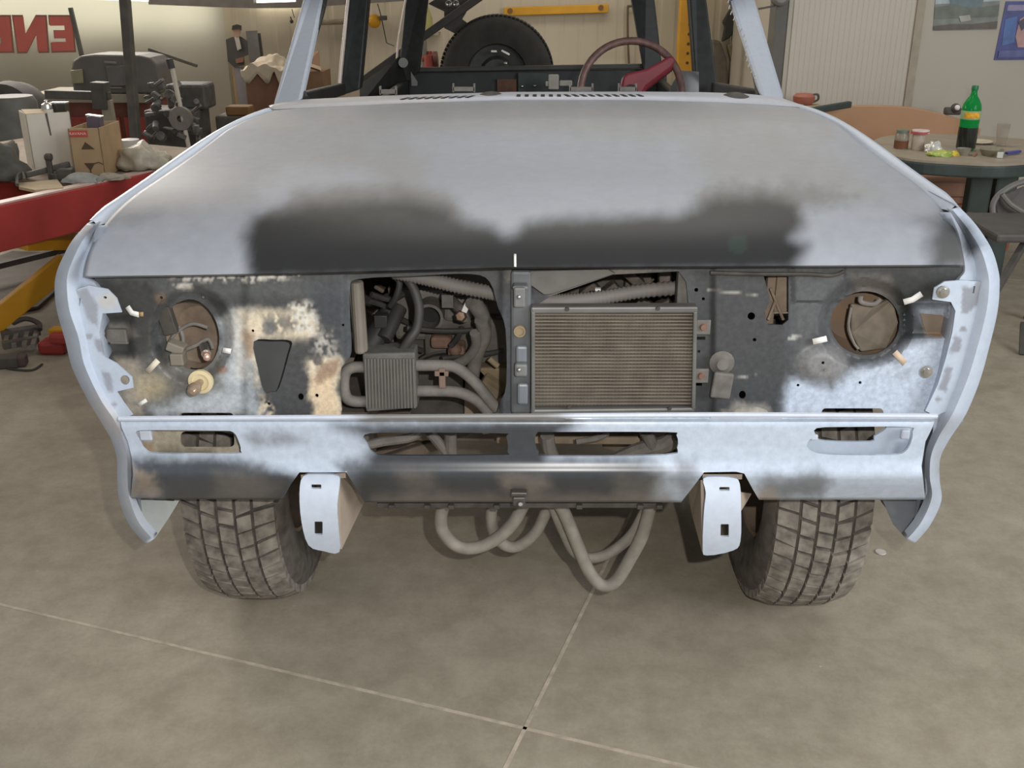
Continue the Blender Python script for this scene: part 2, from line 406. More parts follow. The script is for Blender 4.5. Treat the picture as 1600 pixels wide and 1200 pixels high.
# ---------------------------------------------------------------- hood
def interp(tab, s):
    xs = [t[0] for t in tab]
    return np.interp(s, xs, [t[1] for t in tab])
front_e = [(132, 431), (300, 429), (500, 425), (800, 417), (1150, 415), (1330, 414), (1507, 413)]
crease = [(151, 351), (300, 347), (500, 343), (800, 338), (1150, 336), (1330, 334), (1486, 333)]
rear_e = [(427, 173), (470, 170), (560, 166), (640, 162), (800, 157.5), (1000, 157.5), (1120, 161), (1200, 165), (1247, 169)]
NS = 190
def hood_rows():
    rows = []; s = np.linspace(0, 1, NS + 1)
    def line(tab, Y, crown=0.0):
        x = tab[0][0] + (tab[-1][0] - tab[0][0]) * s; y = interp(tab, x)
        return [P(a, b, Y=Y - crown * math.sin(math.pi * t)) for a, b, t in zip(x, y, s)]
    fe = line(front_e, 1.935, 0.015); cr = line(crease, 2.045, 0.01); re_ = line(rear_e, 3.25)
    lip = [p + Vector((0, 0.012, -0.006)) for p in fe]; lip2 = [p + Vector((0, 0.05, 0.004)) for p in fe]
    rows += [lip2, lip, fe]
    n1 = 32
    for k in range(1, n1 + 1):                # the nose face, rounding over into the top
        t = k / n1; row = []
        for a, b, c in zip(fe, cr, re_):
            e_ = b.lerp(c, 0.22); m = b + (b - c) * 0.03     # rounds over well behind the crease
            row.append(a * (1 - t) ** 2 + m * 2 * t * (1 - t) + e_ * t * t + Vector((0, 0, 0.010 * (1 - (1 - t) ** 2))))
        rows.append(row)
    n2 = 46
    for k in range(1, n2 + 1):
        t = 0.22 + 0.78 * k / n2; row = []
        for j, (b, c) in enumerate(zip(cr, re_)):
            p = b.lerp(c, t); u = s[j]
            rise = 0.026 * t * math.sin(math.pi * t) + 0.004 * math.sin(math.pi * t) * math.sin(math.pi * u)
            p.z += rise * min(1.0, ((t - 0.22) * 2.2) ** 2) + 0.010 * (1 - ((t - 0.22) / 0.78) ** 2)
            p.x *= 1 + (0.004 + 0.008 * t) * math.sin(math.pi * (t - 0.22) / 0.78); row.append(p)
        rows.append(row)
    rows.append([p + Vector((0, 0.004, -0.012)) for p in re_])
    return rows
hr = hood_rows(); mb = MB().grid(hr)
hp = [PR(v) for v in mb.v]
HB = S(158, 162, 169)
hood_ops = [
    (S(158, 156, 153), [(420, 175), (640, 160), (1250, 165), (1300, 210), (1100, 215), (700, 200), (380, 215)], 70, 5, 0.75),
    (S(154, 153, 152), [(300, 240), (560, 215), (680, 240), (660, 300), (420, 320), (190, 345), (160, 340)], 60, 8, 0.6),
    (S(174, 177, 185), [(440, 262), (560, 258), (600, 285), (540, 310), (420, 325), (400, 300)], 40, 8, 0.7),
    (S(158, 162, 172), [(690, 230), (760, 215), (960, 235), (1060, 270), (1080, 322), (960, 325), (860, 330), (720, 330), (670, 270)], 50, 12, 0.8),
    (S(150, 148, 144), [(1080, 235), (1200, 200), (1330, 260), (1400, 320), (1260, 305), (1120, 290)], 60, 10, 0.55),
    (S(120, 118, 114), [(470, 300), (560, 294), (640, 290), (700, 302), (730, 340), (600, 345), (410, 345)], 34, 5, 0.85),
    (S(112, 110, 106), [(1085, 300), (1140, 285), (1250, 288), (1340, 308), (1250, 330), (1095, 335)], 34, 8, 0.75),
    (BLK, [(392, 440), (380, 372), (396, 340), (450, 326), (540, 320), (640, 314), (700, 326), (728, 348), (770, 354), (786, 368), (806, 366), (822, 348), (880, 342), (1060, 336), (1092, 322), (1120, 308), (1210, 306), (1248, 322), (1256, 350), (1240, 372), (1262, 385), (1238, 425)], 36, 2.5, 0.97),
    (S(96, 94, 90), [(430, 330), (560, 322), (640, 330), (640, 345), (500, 348), (430, 346)], 26, 6, 0.3),
    (S(76, 76, 74), [(1462, 352), (1520, 340), (1520, 425), (1456, 425), (1450, 380)], 44, 5, 0.9),
    (S(120, 122, 128), [(140, 335), (260, 330), (240, 350), (150, 356)], 26, 5, 0.5),
    (S(238, 240, 244), [(801, 397), (807, 397), (807, 417), (801, 417)], 1.0, 0, 0.0),
    (S(54, 70, 62), ell(1153, 382, 15, 15), 4, 0, 0.5),
    (S(130, 128, 124), [(770, 238), (1000, 244), (1000, 247), (770, 241)], 4, 2, 0.0),
]
hc = paint(hp, HB, hood_ops)
hood = mb.build('hood', M_hood, TRUCK, colors=hc, angle=60, solid=0.003)
jm = min(range(NS + 1), key=lambda j: abs(PR(hr[2][j])[0] - 803))
mk = [hr[r][jm] + Vector((0, -0.003, 0.001)) for r in range(2, len(hr)) if PR(hr[r][jm])[1] > 397]
MB().grid([[p + Vector((-0.0024, 0, 0)), p + Vector((0.0024, 0, 0))] for p in mk]).build('centre_mark', M_tapew, hood, solid=0.001)

# ---------------------------------------------------------------- cowl under the windscreen
scr_e = [(420, 166), (438, 161), (470, 156.5), (560, 152), (640, 149), (800, 144.5), (1000, 144), (1100, 145), (1160, 147), (1215, 152), (1256, 166)]
def cowl_row(tab, Y, dy=0.0, n=120):
    x = np.linspace(tab[0][0], tab[-1][0], n + 1); y = interp(tab, x) + dy
    return [P(a, b, Y=Y) for a, b in zip(x, y)]
r1 = cowl_row([(423, 172)] + rear_e[1:-1] + [(1254, 169)], 3.272, -1.2); r2 = cowl_row(scr_e, 3.42); r3 = [p + Vector((0, 0.03, -0.03)) for p in r2]
mb = MB().grid([r1, [a.lerp(b, 0.5) + Vector((0, 0, 0.004)) for a, b in zip(r1, r2)], r2, r3])
cowl = mb.build('cowl_panel', painted('sprayed_primer'), TRUCK, colors=paint([PR(v) for v in mb.v], S(176, 178, 184), [(S(190, 186, 178), [(400, 140), (700, 140), (700, 180), (400, 180)], 60, 5, 0.6)]), solid=0.004)
mb = MB()
for i in range(30):
    x = 634 + i * 12.6; y = interp(rear_e, x) - 4.3
    c = P(x, y, Y=3.325) + Vector((0, 0, 0.006))
    if 745 < x < 800: continue
    s_ = 0.02 if x < 745 else (-0.012 if x > 880 else 0.0)
    mb.quadprism([c + Vector((-0.006 - s_ * .5, -0.016, 0)), c + Vector((0.006 - s_ * .5, -0.016, 0)), c + Vector((0.006 + s_ * .5, 0.016, 0.002)), c + Vector((-0.006 + s_ * .5, 0.016, 0.002))], (0, 0, 0.002))
mb.build('vent_slots', M_hole, cowl, smooth=False)
for x in (768, 1148):
    c = P(x, interp(scr_e, x) + 6, Y=3.37)
    MB().lathe([(0.0, 0.018), (0.02, 0.015), (0.04, 0.007), (0.055, 0.0)], c, seg=20).build('wiper_spindle_cap', M_darkmet, cowl)
for x, w in ((607, 24), (725, 32), (908, 34), (980, 26)):
    c = P(x, 147 if x < 700 else 143, Y=3.45) + Vector((0, 0, 0.0))
    mb = MB().box(c + Vector((0, 0, 0.008)), (PX(w, 3.45), 0.02, 0.012))
    mb.box(c + Vector((-PX(w, 3.45) / 2, 0, 0.012)), (0.005, 0.02, 0.026)).box(c + Vector((PX(w, 3.45) / 2, 0, 0.012)), (0.005, 0.02, 0.026))
    mb.build('dashboard_clip', M_dustmet, cowl, smooth=False)

# ---------------------------------------------------------------- front fenders
LROWS = [((145, 345), (149, 349), (153, 352)), ((119, 370), (129, 376), (148, 380)), ((102, 398), (115, 404), (141, 414)), ((92, 421), (106, 429), (138, 436)),
         ((88, 447), (105, 451), (150, 446)), ((91, 479), (109, 485), (158, 482)), ((102, 526), (123, 528), (155, 525)), ((115, 571), (132, 570), (163, 565)),
         ((141, 622), (156, 622), (178, 618)), ((161, 658), (177, 654), (197, 652)), ((178, 685), (191, 682), (204, 680)), ((187, 713), (198, 712), (207, 712)),
         ((187, 745), (199, 745), (208, 745)), ((191, 778), (202, 778), (208, 780)), ((207, 815), (216, 815), (223, 812)), ((235, 845), (239, 843), (242, 838))]
RROWS = [((1491, 318), (1487, 326), (1484, 332)), ((1520, 347), (1511, 356), (1498, 364)), ((1544, 382), (1532, 390), (1506, 402)), ((1555, 417), (1543, 425), (1508, 424)),
         ((1556, 446), (1545, 450), (1498, 440)), ((1553, 485), (1541, 486), (1495, 470)), ((1542, 535), (1529, 535), (1483, 530)), ((1529, 588), (1513, 588), (1470, 590)),
         ((1512, 633), (1495, 632), (1456, 632)), ((1498, 656), (1484, 654), (1459, 650)), ((1477, 685), (1467, 682), (1458, 680)), ((1463, 712), (1455, 712), (1450, 712)),
         ((1464, 745), (1453, 745), (1447, 745)), ((1466, 777), (1456, 777), (1446, 781)), ((1447, 815), (1440, 815), (1432, 812)), ((1421, 844), (1418, 842), (1414, 839))]
M_rim = painted('rim_primer', 0.3, var=0.04, scale=60)
def fender(rows, side):
    g = []
    cols = list(zip(*rows))
    dense = [catmull(V2(c), 5) for c in cols]
    n = len(dense[0]); mid_z = None
    for i in range(n):
        A, B, D = dense[0][i], dense[1][i], dense[2][i]
        t = i / (n - 1); yo = 0.0 if t > 0.3 else (0.3 - t) / 0.3 * 0.06      # the top corner lies further back
        a = P(A.x, A.y, Y=2.03 + yo); b = P(B.x, B.y, Y=1.955 + yo * 0.6); d = P(D.x, D.y, Y=1.985 + yo * 0.5)
        ab = (a + b) / 2 + Vector((side * 0.006, -0.016, 0))
        gr = b.lerp(d, 0.32) + Vector((0, 0.022, 0)); gr2 = b.lerp(d, 0.55) + Vector((0, 0.012, 0))
        # behind the front edge the side runs back along the car
        back = a + Vector((side * -0.004, 0.13, 0)); far = a + Vector((side * -0.008, 0.22 if t > 0.62 else 0.34, 0.0))
        g.append([far, back, a, ab, b, b.lerp(d, 0.15) + Vector((0, 0.004, 0)), gr, gr2, d, d + (Vector((-side * 0.004, 0.035, -0.008)) if t < 0.6 else Vector((0, 0.002, 0)))])
    mb = MB().grid(g)
    px = [PR(v) for v in mb.v]
    if side < 0:
        ops = [(S(150, 156, 168), [(118, 445), (150, 440), (160, 500), (150, 520), (122, 470)], 14, 2, 0.6), (S(108, 112, 118), [(128, 352), (158, 345), (152, 392), (136, 380)], 14, 2, 0.85),
               (S(212, 205, 200), [(140, 610), (200, 640), (190, 690), (150, 660)], 30, 3, 0.6), (S(205, 200, 196), [(185, 700), (210, 700), (245, 850), (190, 800)], 10, 3, 0.3)]
    else:
        ops = [(S(58, 62, 68), [(1500, 340), (1516, 352), (1532, 386), (1518, 402), (1503, 392)], 16, 2, 0.9), (S(140, 138, 136), [(1466, 655), (1500, 650), (1475, 690), (1470, 760), (1445, 800), (1452, 720)], 26, 3, 0.6),
               (S(150, 154, 164), [(1495, 440), (1505, 436), (1490, 520), (1470, 600), (1462, 560), (1480, 500)], 10, 2, 0.5)]
    f = mb.build('fender', M_prim, TRUCK, colors=paint(px, PRIM, ops), angle=50, solid=0.003)
    # the fender's upper rim beside the hood and its outer side with the wheel opening
    rear = P(427, 171, Y=3.25) if side < 0 else P(1247, 167, Y=3.25)
    fr = P(148, 345, Y=2.09) if side < 0 else P(1489, 322, Y=2.09)
    rows_ = []
    for k in range(25):
        t = k / 24; p = fr.lerp(rear, t); p.z += 0.030 * t * math.sin(math.pi * t) - 0.001; p.x *= 1 + 0.008 * t * math.sin(math.pi * t)
        o = [Vector((-side * 0.012, 0, -0.020)), Vector((side * 0.003, 0, -0.002)), Vector((side * 0.012, 0, 0.006)), Vector((side * 0.024, 0, 0.004)), Vector((side * 0.037, 0, -0.010)), Vector((side * 0.048, 0, -0.04))]
        tp_ = min(1.0, 0.45 + t * 8); o = [Vector((q_.x * tp_, 0, q_.z * tp_)) for q_ in o]; x_side = side * (0.938 - 0.03 * t)
        row = [p + q for q in o] + [Vector((x_side, p.y, p.z - 0.13)), Vector((side * 0.90, p.y, 0.82))]
        rows_.append(row)
    mb = MB().grid(rows_)
    mb.build('fender_rim', M_rim, f, colors=flat(len(mb.v), PRIM), angle=60)
    # side sheet around the wheel opening
    pts = [Vector((2.35, 0.86)), Vector((3.25, 0.86)), Vector((3.25, 0.42)), Vector((3.02, 0.42))]
    arc = [Vector((2.52 + 0.5 * math.cos(R(a)), 0.42 + 0.40 * math.sin(R(a)))) for a in range(0, 181, 15)]
    pl = pts + arc[1:] if False else None
    q = []
    for k, a in enumerate(range(0, 181, 12)):
        c = Vector((2.52 + 0.48 * math.cos(R(a)), 0.42 + 0.41 * math.sin(R(a)))); q.append([Vector((side * 0.875, c.x, c.y)), Vector((side * 0.90, c.x, 0.83))])
    mb = MB().grid(q); mb.add([(side * 0.875, 3.0, 0.42), (side * 0.87, 3.25, 0.42), (side * 0.88, 3.25, 0.83), (side * 0.90, 3.0, 0.83)], [(0, 1, 2, 3)])
    mb.build('fender_side', M_prim, f, colors=flat(len(mb.v), PRIM), solid=0.003)
    return f
fl = fender(LROWS, -1); fr_ = fender(RROWS, 1)
# flanges where the headlight trim bolts on
FLP = [(120, 452), (140, 446), (168, 452), (182, 466), (190, 488), (160, 490), (155, 520), (163, 558), (182, 568), (206, 590), (208, 606), (182, 612), (192, 628), (207, 648), (190, 656), (170, 640), (152, 605), (137, 560), (124, 510), (116, 470)]
fl_ops = [(S(150, 154, 162), [(116, 452), (135, 450), (152, 475), (154, 512), (140, 500), (124, 470)], 4, 2, 0.8), (S(146, 148, 158), [(146, 528), (158, 530), (164, 556), (152, 548)], 3, 1, 0.8),
          (S(146, 148, 158), [(158, 580), (172, 582), (178, 614), (168, 612)], 4, 1, 0.8), (S(150, 152, 158), ell(139, 525, 5, 5), 2, 0, 0.8), (S(206, 200, 186), ell(168, 470, 14, 12), 14, 3, 0.6), (S(150, 152, 158), ell(178, 632, 5, 4), 2, 0, 0.8)]
g = panel('trim_flange', FLP, [ell(195, 594, 7.5, 7.5), ell(164, 465, 3, 2), [(124, 466), (126, 466), (125, 478), (123, 478)]], 1.972, M_prim, fl, PRIM, fl_ops, 4, 0.004)
FRP = [(1536, 440), (1500, 438), (1476, 440), (1460, 450), (1457, 468), (1486, 472), (1493, 486), (1488, 520), (1478, 560), (1466, 600), (1446, 642), (1462, 650), (1484, 640), (1510, 578), (1526, 515), (1538, 460)]
fr_ops = [(S(140, 142, 150), [(1504, 448), (1520, 450), (1528, 430), (1538, 430), (1534, 470), (1512, 490), (1502, 492)], 3, 1, 0.85), (S(140, 142, 150), [(1492, 524), (1502, 530), (1500, 550), (1484, 552)], 3, 1, 0.85),
          (S(140, 142, 150), [(1478, 572), (1490, 574), (1478, 612), (1466, 608)], 3, 1, 0.85), (S(140, 142, 150), ell(1505, 514, 5, 5), 2, 0, 0.85), (S(140, 142, 150), ell(1466, 624, 5, 4), 2, 0, 0.85)]
g2 = panel('trim_flange', FRP, [[(1521, 447), (1524, 447), (1522, 458), (1519, 458)]], 1.972, M_prim, fr_, PRIM, fr_ops, 4, 0.004)
for x, y in ((1473, 456), (1447, 580)):
    c = P(x, y, Y=1.966); n = (0, -1, 0)
    MB().lathe([(0.013, 0), (0.013, 0.003), (0.008, 0.004), (0.008, 0.009), (0.0, 0.010)], c, n, 16).build('bolt', M_chrome, fr_, angle=30)
MB().box(P(1540, 416, Y=1.99), (0.004, 0.004, 0.004)).build('rim_stud', M_chrome, fr_)
# inner faces of the fender tips
LT = [(206, 780), (280, 783), (262, 812), (241, 843), (222, 822)]
panel('fender_liner', LT, [], 2.05, M_prim, fl, S(176, 180, 176), [(S(120, 124, 128), [(205, 778), (215, 790), (240, 845), (225, 830)], 8, 2, 0.7)], 8)
RT_ = [(1378, 779), (1448, 779), (1440, 815), (1416, 842), (1396, 820)]
panel('fender_liner', RT_, [], 2.05, M_prim, fr_, S(118, 122, 128), [(S(150, 150, 150), ell(1392, 796, 6, 4), 4, 1, 0.6), (S(96, 102, 110), [(1420, 780), (1448, 780), (1435, 810)], 14, 2, 0.6)], 8)

# ---------------------------------------------------------------- radiator support behind the missing grille
YP = 2.0
MB().quadprism([P(385, 520, Y=2.09), P(466, 520, Y=2.09), P(460, 625, Y=2.06), P(398, 625, Y=2.06)], (0, 0.006, 0)).build('inner_plate', mat('grey_inner_plate', S(92, 94, 93), 0.6, var=0.12), TRUCK, smooth=False)
HL = ell(300, 523, 42, 56, 30, -12); HR = ell(1352, 505, 54, 50, 30)
OL = soft([(560, 436), (650, 431), (735, 428), (765, 440), (778, 480), (790, 515), (791, 600), (781, 628), (762, 650), (640, 653), (542, 653), (534, 640), (532, 582), (540, 566), (549, 550), (547, 500), (547, 450)], 3)
OR = [(836, 478), (862, 462), (958, 429), (1060, 424), (1072, 440), (1076, 478), (1084, 482), (1082, 650), (834, 650)]
TRAP = soft([(396, 534), (428, 531), (455, 533), (452, 552), (436, 606), (424, 612), (412, 612), (402, 575)], 3)
SLOT = [(1193, 430), (1232, 425), (1232, 500), (1222, 508), (1200, 507), (1194, 490), (1204, 470)]
holes = [HL, HR, OL, OR, TRAP, SLOT,
         rr(280, 645, 365, 662, 6), rr(1284, 638, 1380, 662, 6),
         ell(395, 517, 2.5, 2.5, 8), ell(470, 620, 4.5, 5.5, 12), ell(495, 618, 3, 3, 8), ell(420, 631, 2.8, 2.8, 8), ell(252, 465, 2.5, 2.5, 8), ell(317, 465, 2.5, 2.5, 8), ell(536, 508, 2.2, 2.2, 8),
         ell(1088, 453, 3.2, 3.2, 10), ell(1099, 467, 2.6, 2.6, 8), ell(1174, 494, 6, 6, 12), ell(1179, 531, 3, 3, 8), ell(1092, 549, 2.4, 2.4, 8), ell(1160, 617, 5.5, 6.5, 12), ell(1344, 598, 2.6, 2.6, 8), ell(1247, 602, 2.4, 2.4, 8), ell(1286, 567, 2.5, 2.5, 8),
         rr(1088, 526, 1102, 531, 1), rr(1083, 598, 1097, 603, 1)]
CH = S(76, 77, 78)
sup_ops = [
    (S(104, 106, 106), [(150, 425), (560, 425), (560, 460), (150, 465)], 20, 6, 0.6),
    (S(122, 120, 114), [(150, 640), (380, 650), (390, 560), (330, 540), (250, 560), (190, 560), (150, 600)], 40, 12, 0.9),
    (S(66, 66, 64), [(150, 430), (230, 440), (250, 470), (235, 540), (205, 570), (160, 570), (150, 500)], 26, 8, 0.95),  # recess beside the left fender, its shade put into the colour
    (S(138, 132, 122), [(170, 505), (205, 510), (215, 525), (175, 535)], 12, 3, 0.7),
    (S(176, 166, 150), [(180, 560), (215, 565), (230, 600), (222, 650), (200, 640), (185, 600)], 22, 7, 0.7),
    (S(186, 172, 138), ell(238, 605, 26, 20), 22, 6, 0.55),
    (S(192, 200, 206), [(345, 500), (380, 490), (400, 520), (396, 600), (404, 650), (290, 655), (240, 640), (300, 620), (350, 610), (352, 560)], 40, 10, 0.9),
    (S(218, 214, 204), [(352, 500), (380, 488), (392, 520), (388, 600), (370, 590), (362, 540)], 26, 6, 0.7),
    (CREAM, [(374, 486), (410, 488), (470, 484), (492, 500), (494, 524), (470, 532), (440, 528), (396, 532), (402, 600), (396, 560), (378, 530)], 22, 6, 0.95),
    (S(110, 108, 104), [(410, 496), (470, 486), (480, 512), (455, 522), (415, 526)], 14, 8, 0.85, 0.35),
    (S(226, 222, 210), [(452, 478), (480, 470), (495, 488), (497, 524), (476, 528), (462, 518)], 12, 6, 0.9, 0.15),
    (S(104, 106, 108), ell(420, 513, 11, 11), 3, 1, 0.8),
    (S(168, 140, 116), [(380, 515), (396, 520), (400, 545), (388, 560), (380, 540)], 14, 4, 0.8),
    (WHT, [(250, 430), (330, 428), (470, 425), (470, 436), (380, 440), (270, 438)], 7, 6, 0.9, 0.1),
    (WHT, [(270, 446), (300, 444), (300, 452), (276, 452)], 6, 5, 0.8, 0.0),
    (S(200, 196, 186), [(495, 512), (520, 520), (530, 560), (500, 560), (486, 540)], 18, 10, 0.8, 0.12),
    (CREAM, [(476, 566), (505, 556), (532, 560), (528, 600), (536, 640), (530, 652), (490, 650), (486, 600)], 14, 8, 0.97),
    (S(228, 204, 170), [(484, 590), (522, 575), (524, 620), (530, 650), (492, 650)], 14, 5, 0.85),
    (S(150, 124, 104), [(500, 566), (530, 562), (526, 585), (500, 600), (490, 596)], 10, 5, 0.85),
    (S(96, 92, 92), ell(496, 563, 8, 9), 3, 1, 0.9),
    (CREAM, [(404, 616), (424, 620), (428, 652), (408, 652)], 10, 8, 0.9, 0.15),
    (S(120, 100, 80), ell(252, 466, 9, 8), 8, 2, 0.7), (S(150, 110, 84), ell(347, 577, 8, 6), 6, 2, 0.7),
    (S(66, 72, 78), [(480, 440), (552, 430), (556, 600), (530, 520), (500, 500)], 40, 10, 0.6),
    (S(64, 66, 67), [(1085, 420), (1300, 420), (1300, 640), (1085, 645)], 10, 0, 0.6),
    (S(96, 98, 100), [(1236, 425), (1320, 430), (1300, 470), (1260, 560), (1240, 600), (1238, 520)], 30, 6, 0.7),
    (S(48, 50, 48), [(1380, 430), (1500, 425), (1480, 470), (1460, 560), (1420, 540), (1400, 480)], 34, 6, 0.9),
    (S(128, 122, 112), [(1330, 430), (1390, 430), (1400, 470), (1340, 455)], 20, 4, 0.5),
    (S(132, 132, 132), ell(1284, 572, 40, 32), 18, 4, 0.9),
    (PRIM, [(1236, 590), (1300, 610), (1330, 580), (1400, 560), (1420, 535), (1510, 510), (1510, 655), (1220, 655)], 26, 5, 1.0),
    (S(200, 210, 226), [(1430, 478), (1480, 470), (1490, 500), (1470, 520), (1440, 500)], 24, 3, 0.5),
    (S(70, 74, 78), [(1405, 505), (1430, 480), (1440, 520), (1425, 535), (1405, 530)], 18, 3, 0.8),  # darkened inside the right-hand recess, shade laid on as colour
    (S(142, 128, 112), [(1440, 490), (1475, 492), (1478, 526), (1445, 526)], 5, 1, 0.9), (S(160, 118, 84), ell(1464, 520, 9, 8), 8, 2, 0.8),
    (S(118, 112, 102), [(800, 418), (1060, 420), (960, 432), (866, 465), (838, 452), (826, 440), (790, 440)], 8, 4, 0.8),
    (S(92, 96, 102), [(780, 460), (830, 460), (832, 655), (785, 655)], 6, 2, 0.6),
    (S(150, 146, 138), [(1128, 640), (1150, 628), (1200, 632), (1210, 650), (1130, 652)], 10, 6, 0.7),
    (S(226, 224, 218), [(1243, 522), (1252, 526), (1232, 530)], 4, 4, 0.5, 0.0), (S(180, 178, 172), [(1146, 590), (1184, 584), (1184, 586), (1146, 593)], 2, 1, 0.8),
    (S(190, 186, 176), [(1105, 452), (1145, 456), (1190, 462), (1190, 463), (1145, 458), (1105, 454)], 2, 1, 0.6),
]
def Ysup(x, y):
    z = YP
    for (cx, cy, rx, ry) in ((300, 523, 66, 78), (1352, 505, 76, 72)):     # the headlight bowls are pressed inwards
        d = math.hypot((x - cx) / rx, (y - cy) / ry); z += 0.028 * max(0.0, min(1.0, (1.0 - d) / 0.22))
    d = math.hypot((x - 1284) / 42, (y - 572) / 34); z -= 0.016 * max(0.0, min(1.0, (1.0 - d) / 0.5))
    if 378 < x < 545: z -= 0.010 * min(1.0, (x - 378) / 10, (545 - x) / 10)
    if 1110 < x < 1236: z -= 0.012 * min(1.0, (x - 1110) / 8, (1236 - x) / 8)
    if 780 < x < 832: z -= 0.012 * min(1.0, (x - 780) / 6, (832 - x) / 6)
    if 1235 < x < 1320 and y < 470: z -= 0.008 * min(1, (x - 1235) / 8)
    if 162 < x < 210 and 490 < y < 560: z += 0.02 * min(1, (x - 162) / 10, (210 - x) / 10, (y - 490) / 10, (560 - y) / 10)
    if 1405 < x < 1482 and 474 < y < 528: z += 0.022 * min(1, (x - 1405) / 8, (1482 - x) / 8, (y - 474) / 8, (528 - y) / 8)
    return z
SUP = panel('radiator_support', [(148, 424), (400, 421), (800, 411), (1150, 409), (1505, 407), (1505, 660), (1462, 662), (196, 664), (150, 600)], holes, Ysup, M_old, TRUCK, CH, sup_ops, 4.0, 0.004)

# masking tape strips left on the support
def strip(pts, w, m, name='tape_strip', Y=1.988):
    pts = V2(pts); L = []; q = []
    for i, p in enumerate(pts):
        t = (pts[min(i + 1, len(pts) - 1)] - pts[max(i - 1, 0)]).normalized(); n_ = Vector((-t.y, t.x)) * w / 2
        L.append([P(p.x + n_.x, p.y + n_.y, Y=Y), P(p.x - n_.x, p.y - n_.y, Y=Y + 0.001)])
    MB().grid(L).build(name, m, SUP, solid=0.0015)
strip([(199, 479), (206, 489), (218, 492)], 8, M_tapew); strip([(217, 491), (224, 491)], 7, mat('yellowed_tape', S(170, 140, 100), 0.7))
strip([(230, 581), (247, 563)], 9, M_tape); strip([(348, 547), (361, 549)], 8, M_tapew); strip([(216, 633), (229, 625)], 6, M_tapew)
strip([(1412, 472), (1426, 468), (1440, 459)], 9, M_tapew); strip([(1270, 534), (1292, 529)], 9, M_tapew); strip([(1398, 550), (1414, 568)], 10, mat('beige_tape', S(214, 192, 168), 0.7))

# what stands in the left headlight opening
mb = MB(); mb.lathe([(0.075, 0.0), (0.072, 0.03), (0.05, 0.05), (0, 0.055)], P(302, 524, Y=2.05), (0, 1, 0), 28); bowl = mb.build('headlight_bowl', M_brown, TRUCK, angle=30)
mb = MB().tube([P(262, 540, Y=2.03), P(275, 520, Y=2.035), P(300, 506, Y=2.04), P(325, 512, Y=2.04)], 0.004, 8).tube([P(285, 548, Y=2.03), P(305, 540, Y=2.035), P(325, 530, Y=2.04), P(333, 545, Y=2.035)], 0.0045, 8).tube([P(280, 510, Y=2.04), P(286, 530, Y=2.035), P(280, 548, Y=2.03)], 0.004, 8)
mb.build('wiring', M_dustrub, bowl)
MB().box(P(279, 559, Y=2.0), (0.028, 0.03, 0.026)).box(P(276, 542, Y=2.01), (0.036, 0.03, 0.02), Matrix.Rotation(0.4, 3, 'Y')).build('connector', mat('grey_plastic', S(132, 126, 112), 0.6), bowl, smooth=False, bevel=0.003)
MB().box(P(262, 500, Y=2.03), (0.03, 0.02, 0.06), Matrix.Rotation(-0.2, 3, 'Y')).build('clip_bracket', M_darkmet, bowl, smooth=False, bevel=0.002)
mb = MB().cyl(P(319, 541, Y=2.0), P(322, 553, Y=1.97), 0.010, 14); mb.build('lamp_socket', M_chrome, bowl)
MB().ball(P(323, 558, Y=1.965), 0.008, 10).build('small_bulb', mat('copper_bulb', S(230, 190, 170), 0.3, 0.6), bowl)
c = P(314, 596, Y=1.985)
mb = MB().lathe([(0.0, -0.004), (0.026, -0.004), (0.026, 0.004), (0.018, 0.006), (0.018, 0.002), (0.0, 0.002)], c, (0, -1, 0), 28); h = mb.build('bulb_holder', mat('cream_plastic', S(216, 200, 160), 0.5), TRUCK, angle=30)
MB().lathe([(0.006, -0.006), (0.008, 0.01), (0.0135, 0.024), (0.0135, 0.032), (0.009, 0.042), (0, 0.045)], c, Vector((-0.25, -1, -0.25)), 20).build('glass_bulb', mat('smoky_glass', S(165, 145, 125), 0.12, 0.3), h)
for x, y, r in ((236, 605, 20), (200, 610, 12)):
    MB().ball(P(x, y, Y=2.012), PX(r, 2.0), 16, (1, 0.5, 0.9)).build('dirt_lump', M_brown if r < 15 else mat('clay', S(178, 164, 132), 0.85, var=0.2, scale=60), SUP)
# right headlight opening
mb = MB(); mb.lathe([(0.086, 0.0), (0.082, 0.04), (0.06, 0.075), (0, 0.08)], P(1352, 506, Y=2.05), (0, 1, 0), 28); bowl = mb.build('headlight_bowl', mat('rusty_mud', S(142, 112, 84), 0.85, var=0.3, scale=18, col2=S(118, 106, 94)), TRUCK, angle=30)
q = [P(1330, 475, Y=2.06), P(1362, 480, Y=2.05), P(1395, 466, Y=2.06), P(1404, 505, Y=2.05), P(1385, 545, Y=2.05), P(1345, 550, Y=2.06), P(1330, 520, Y=2.06)]
MB().quadprism(q, (0, 0.012, 0)).build('bowl_cover', mat('grimy_plate', S(118, 108, 94), 0.8, var=0.3, scale=25), bowl, smooth=False, bevel=0.003)
MB().tube([P(1345, 462, Y=2.02), P(1346, 472, Y=2.02), P(1365, 475, Y=2.02), P(1376, 467, Y=2.02)], 0.005, 8).tube([P(1330, 480, Y=2.03), P(1326, 510, Y=2.03), P(1334, 535, Y=2.03), P(1341, 545, Y=2.03)], 0.0028, 8).build('wiring', M_dustrub, bowl)
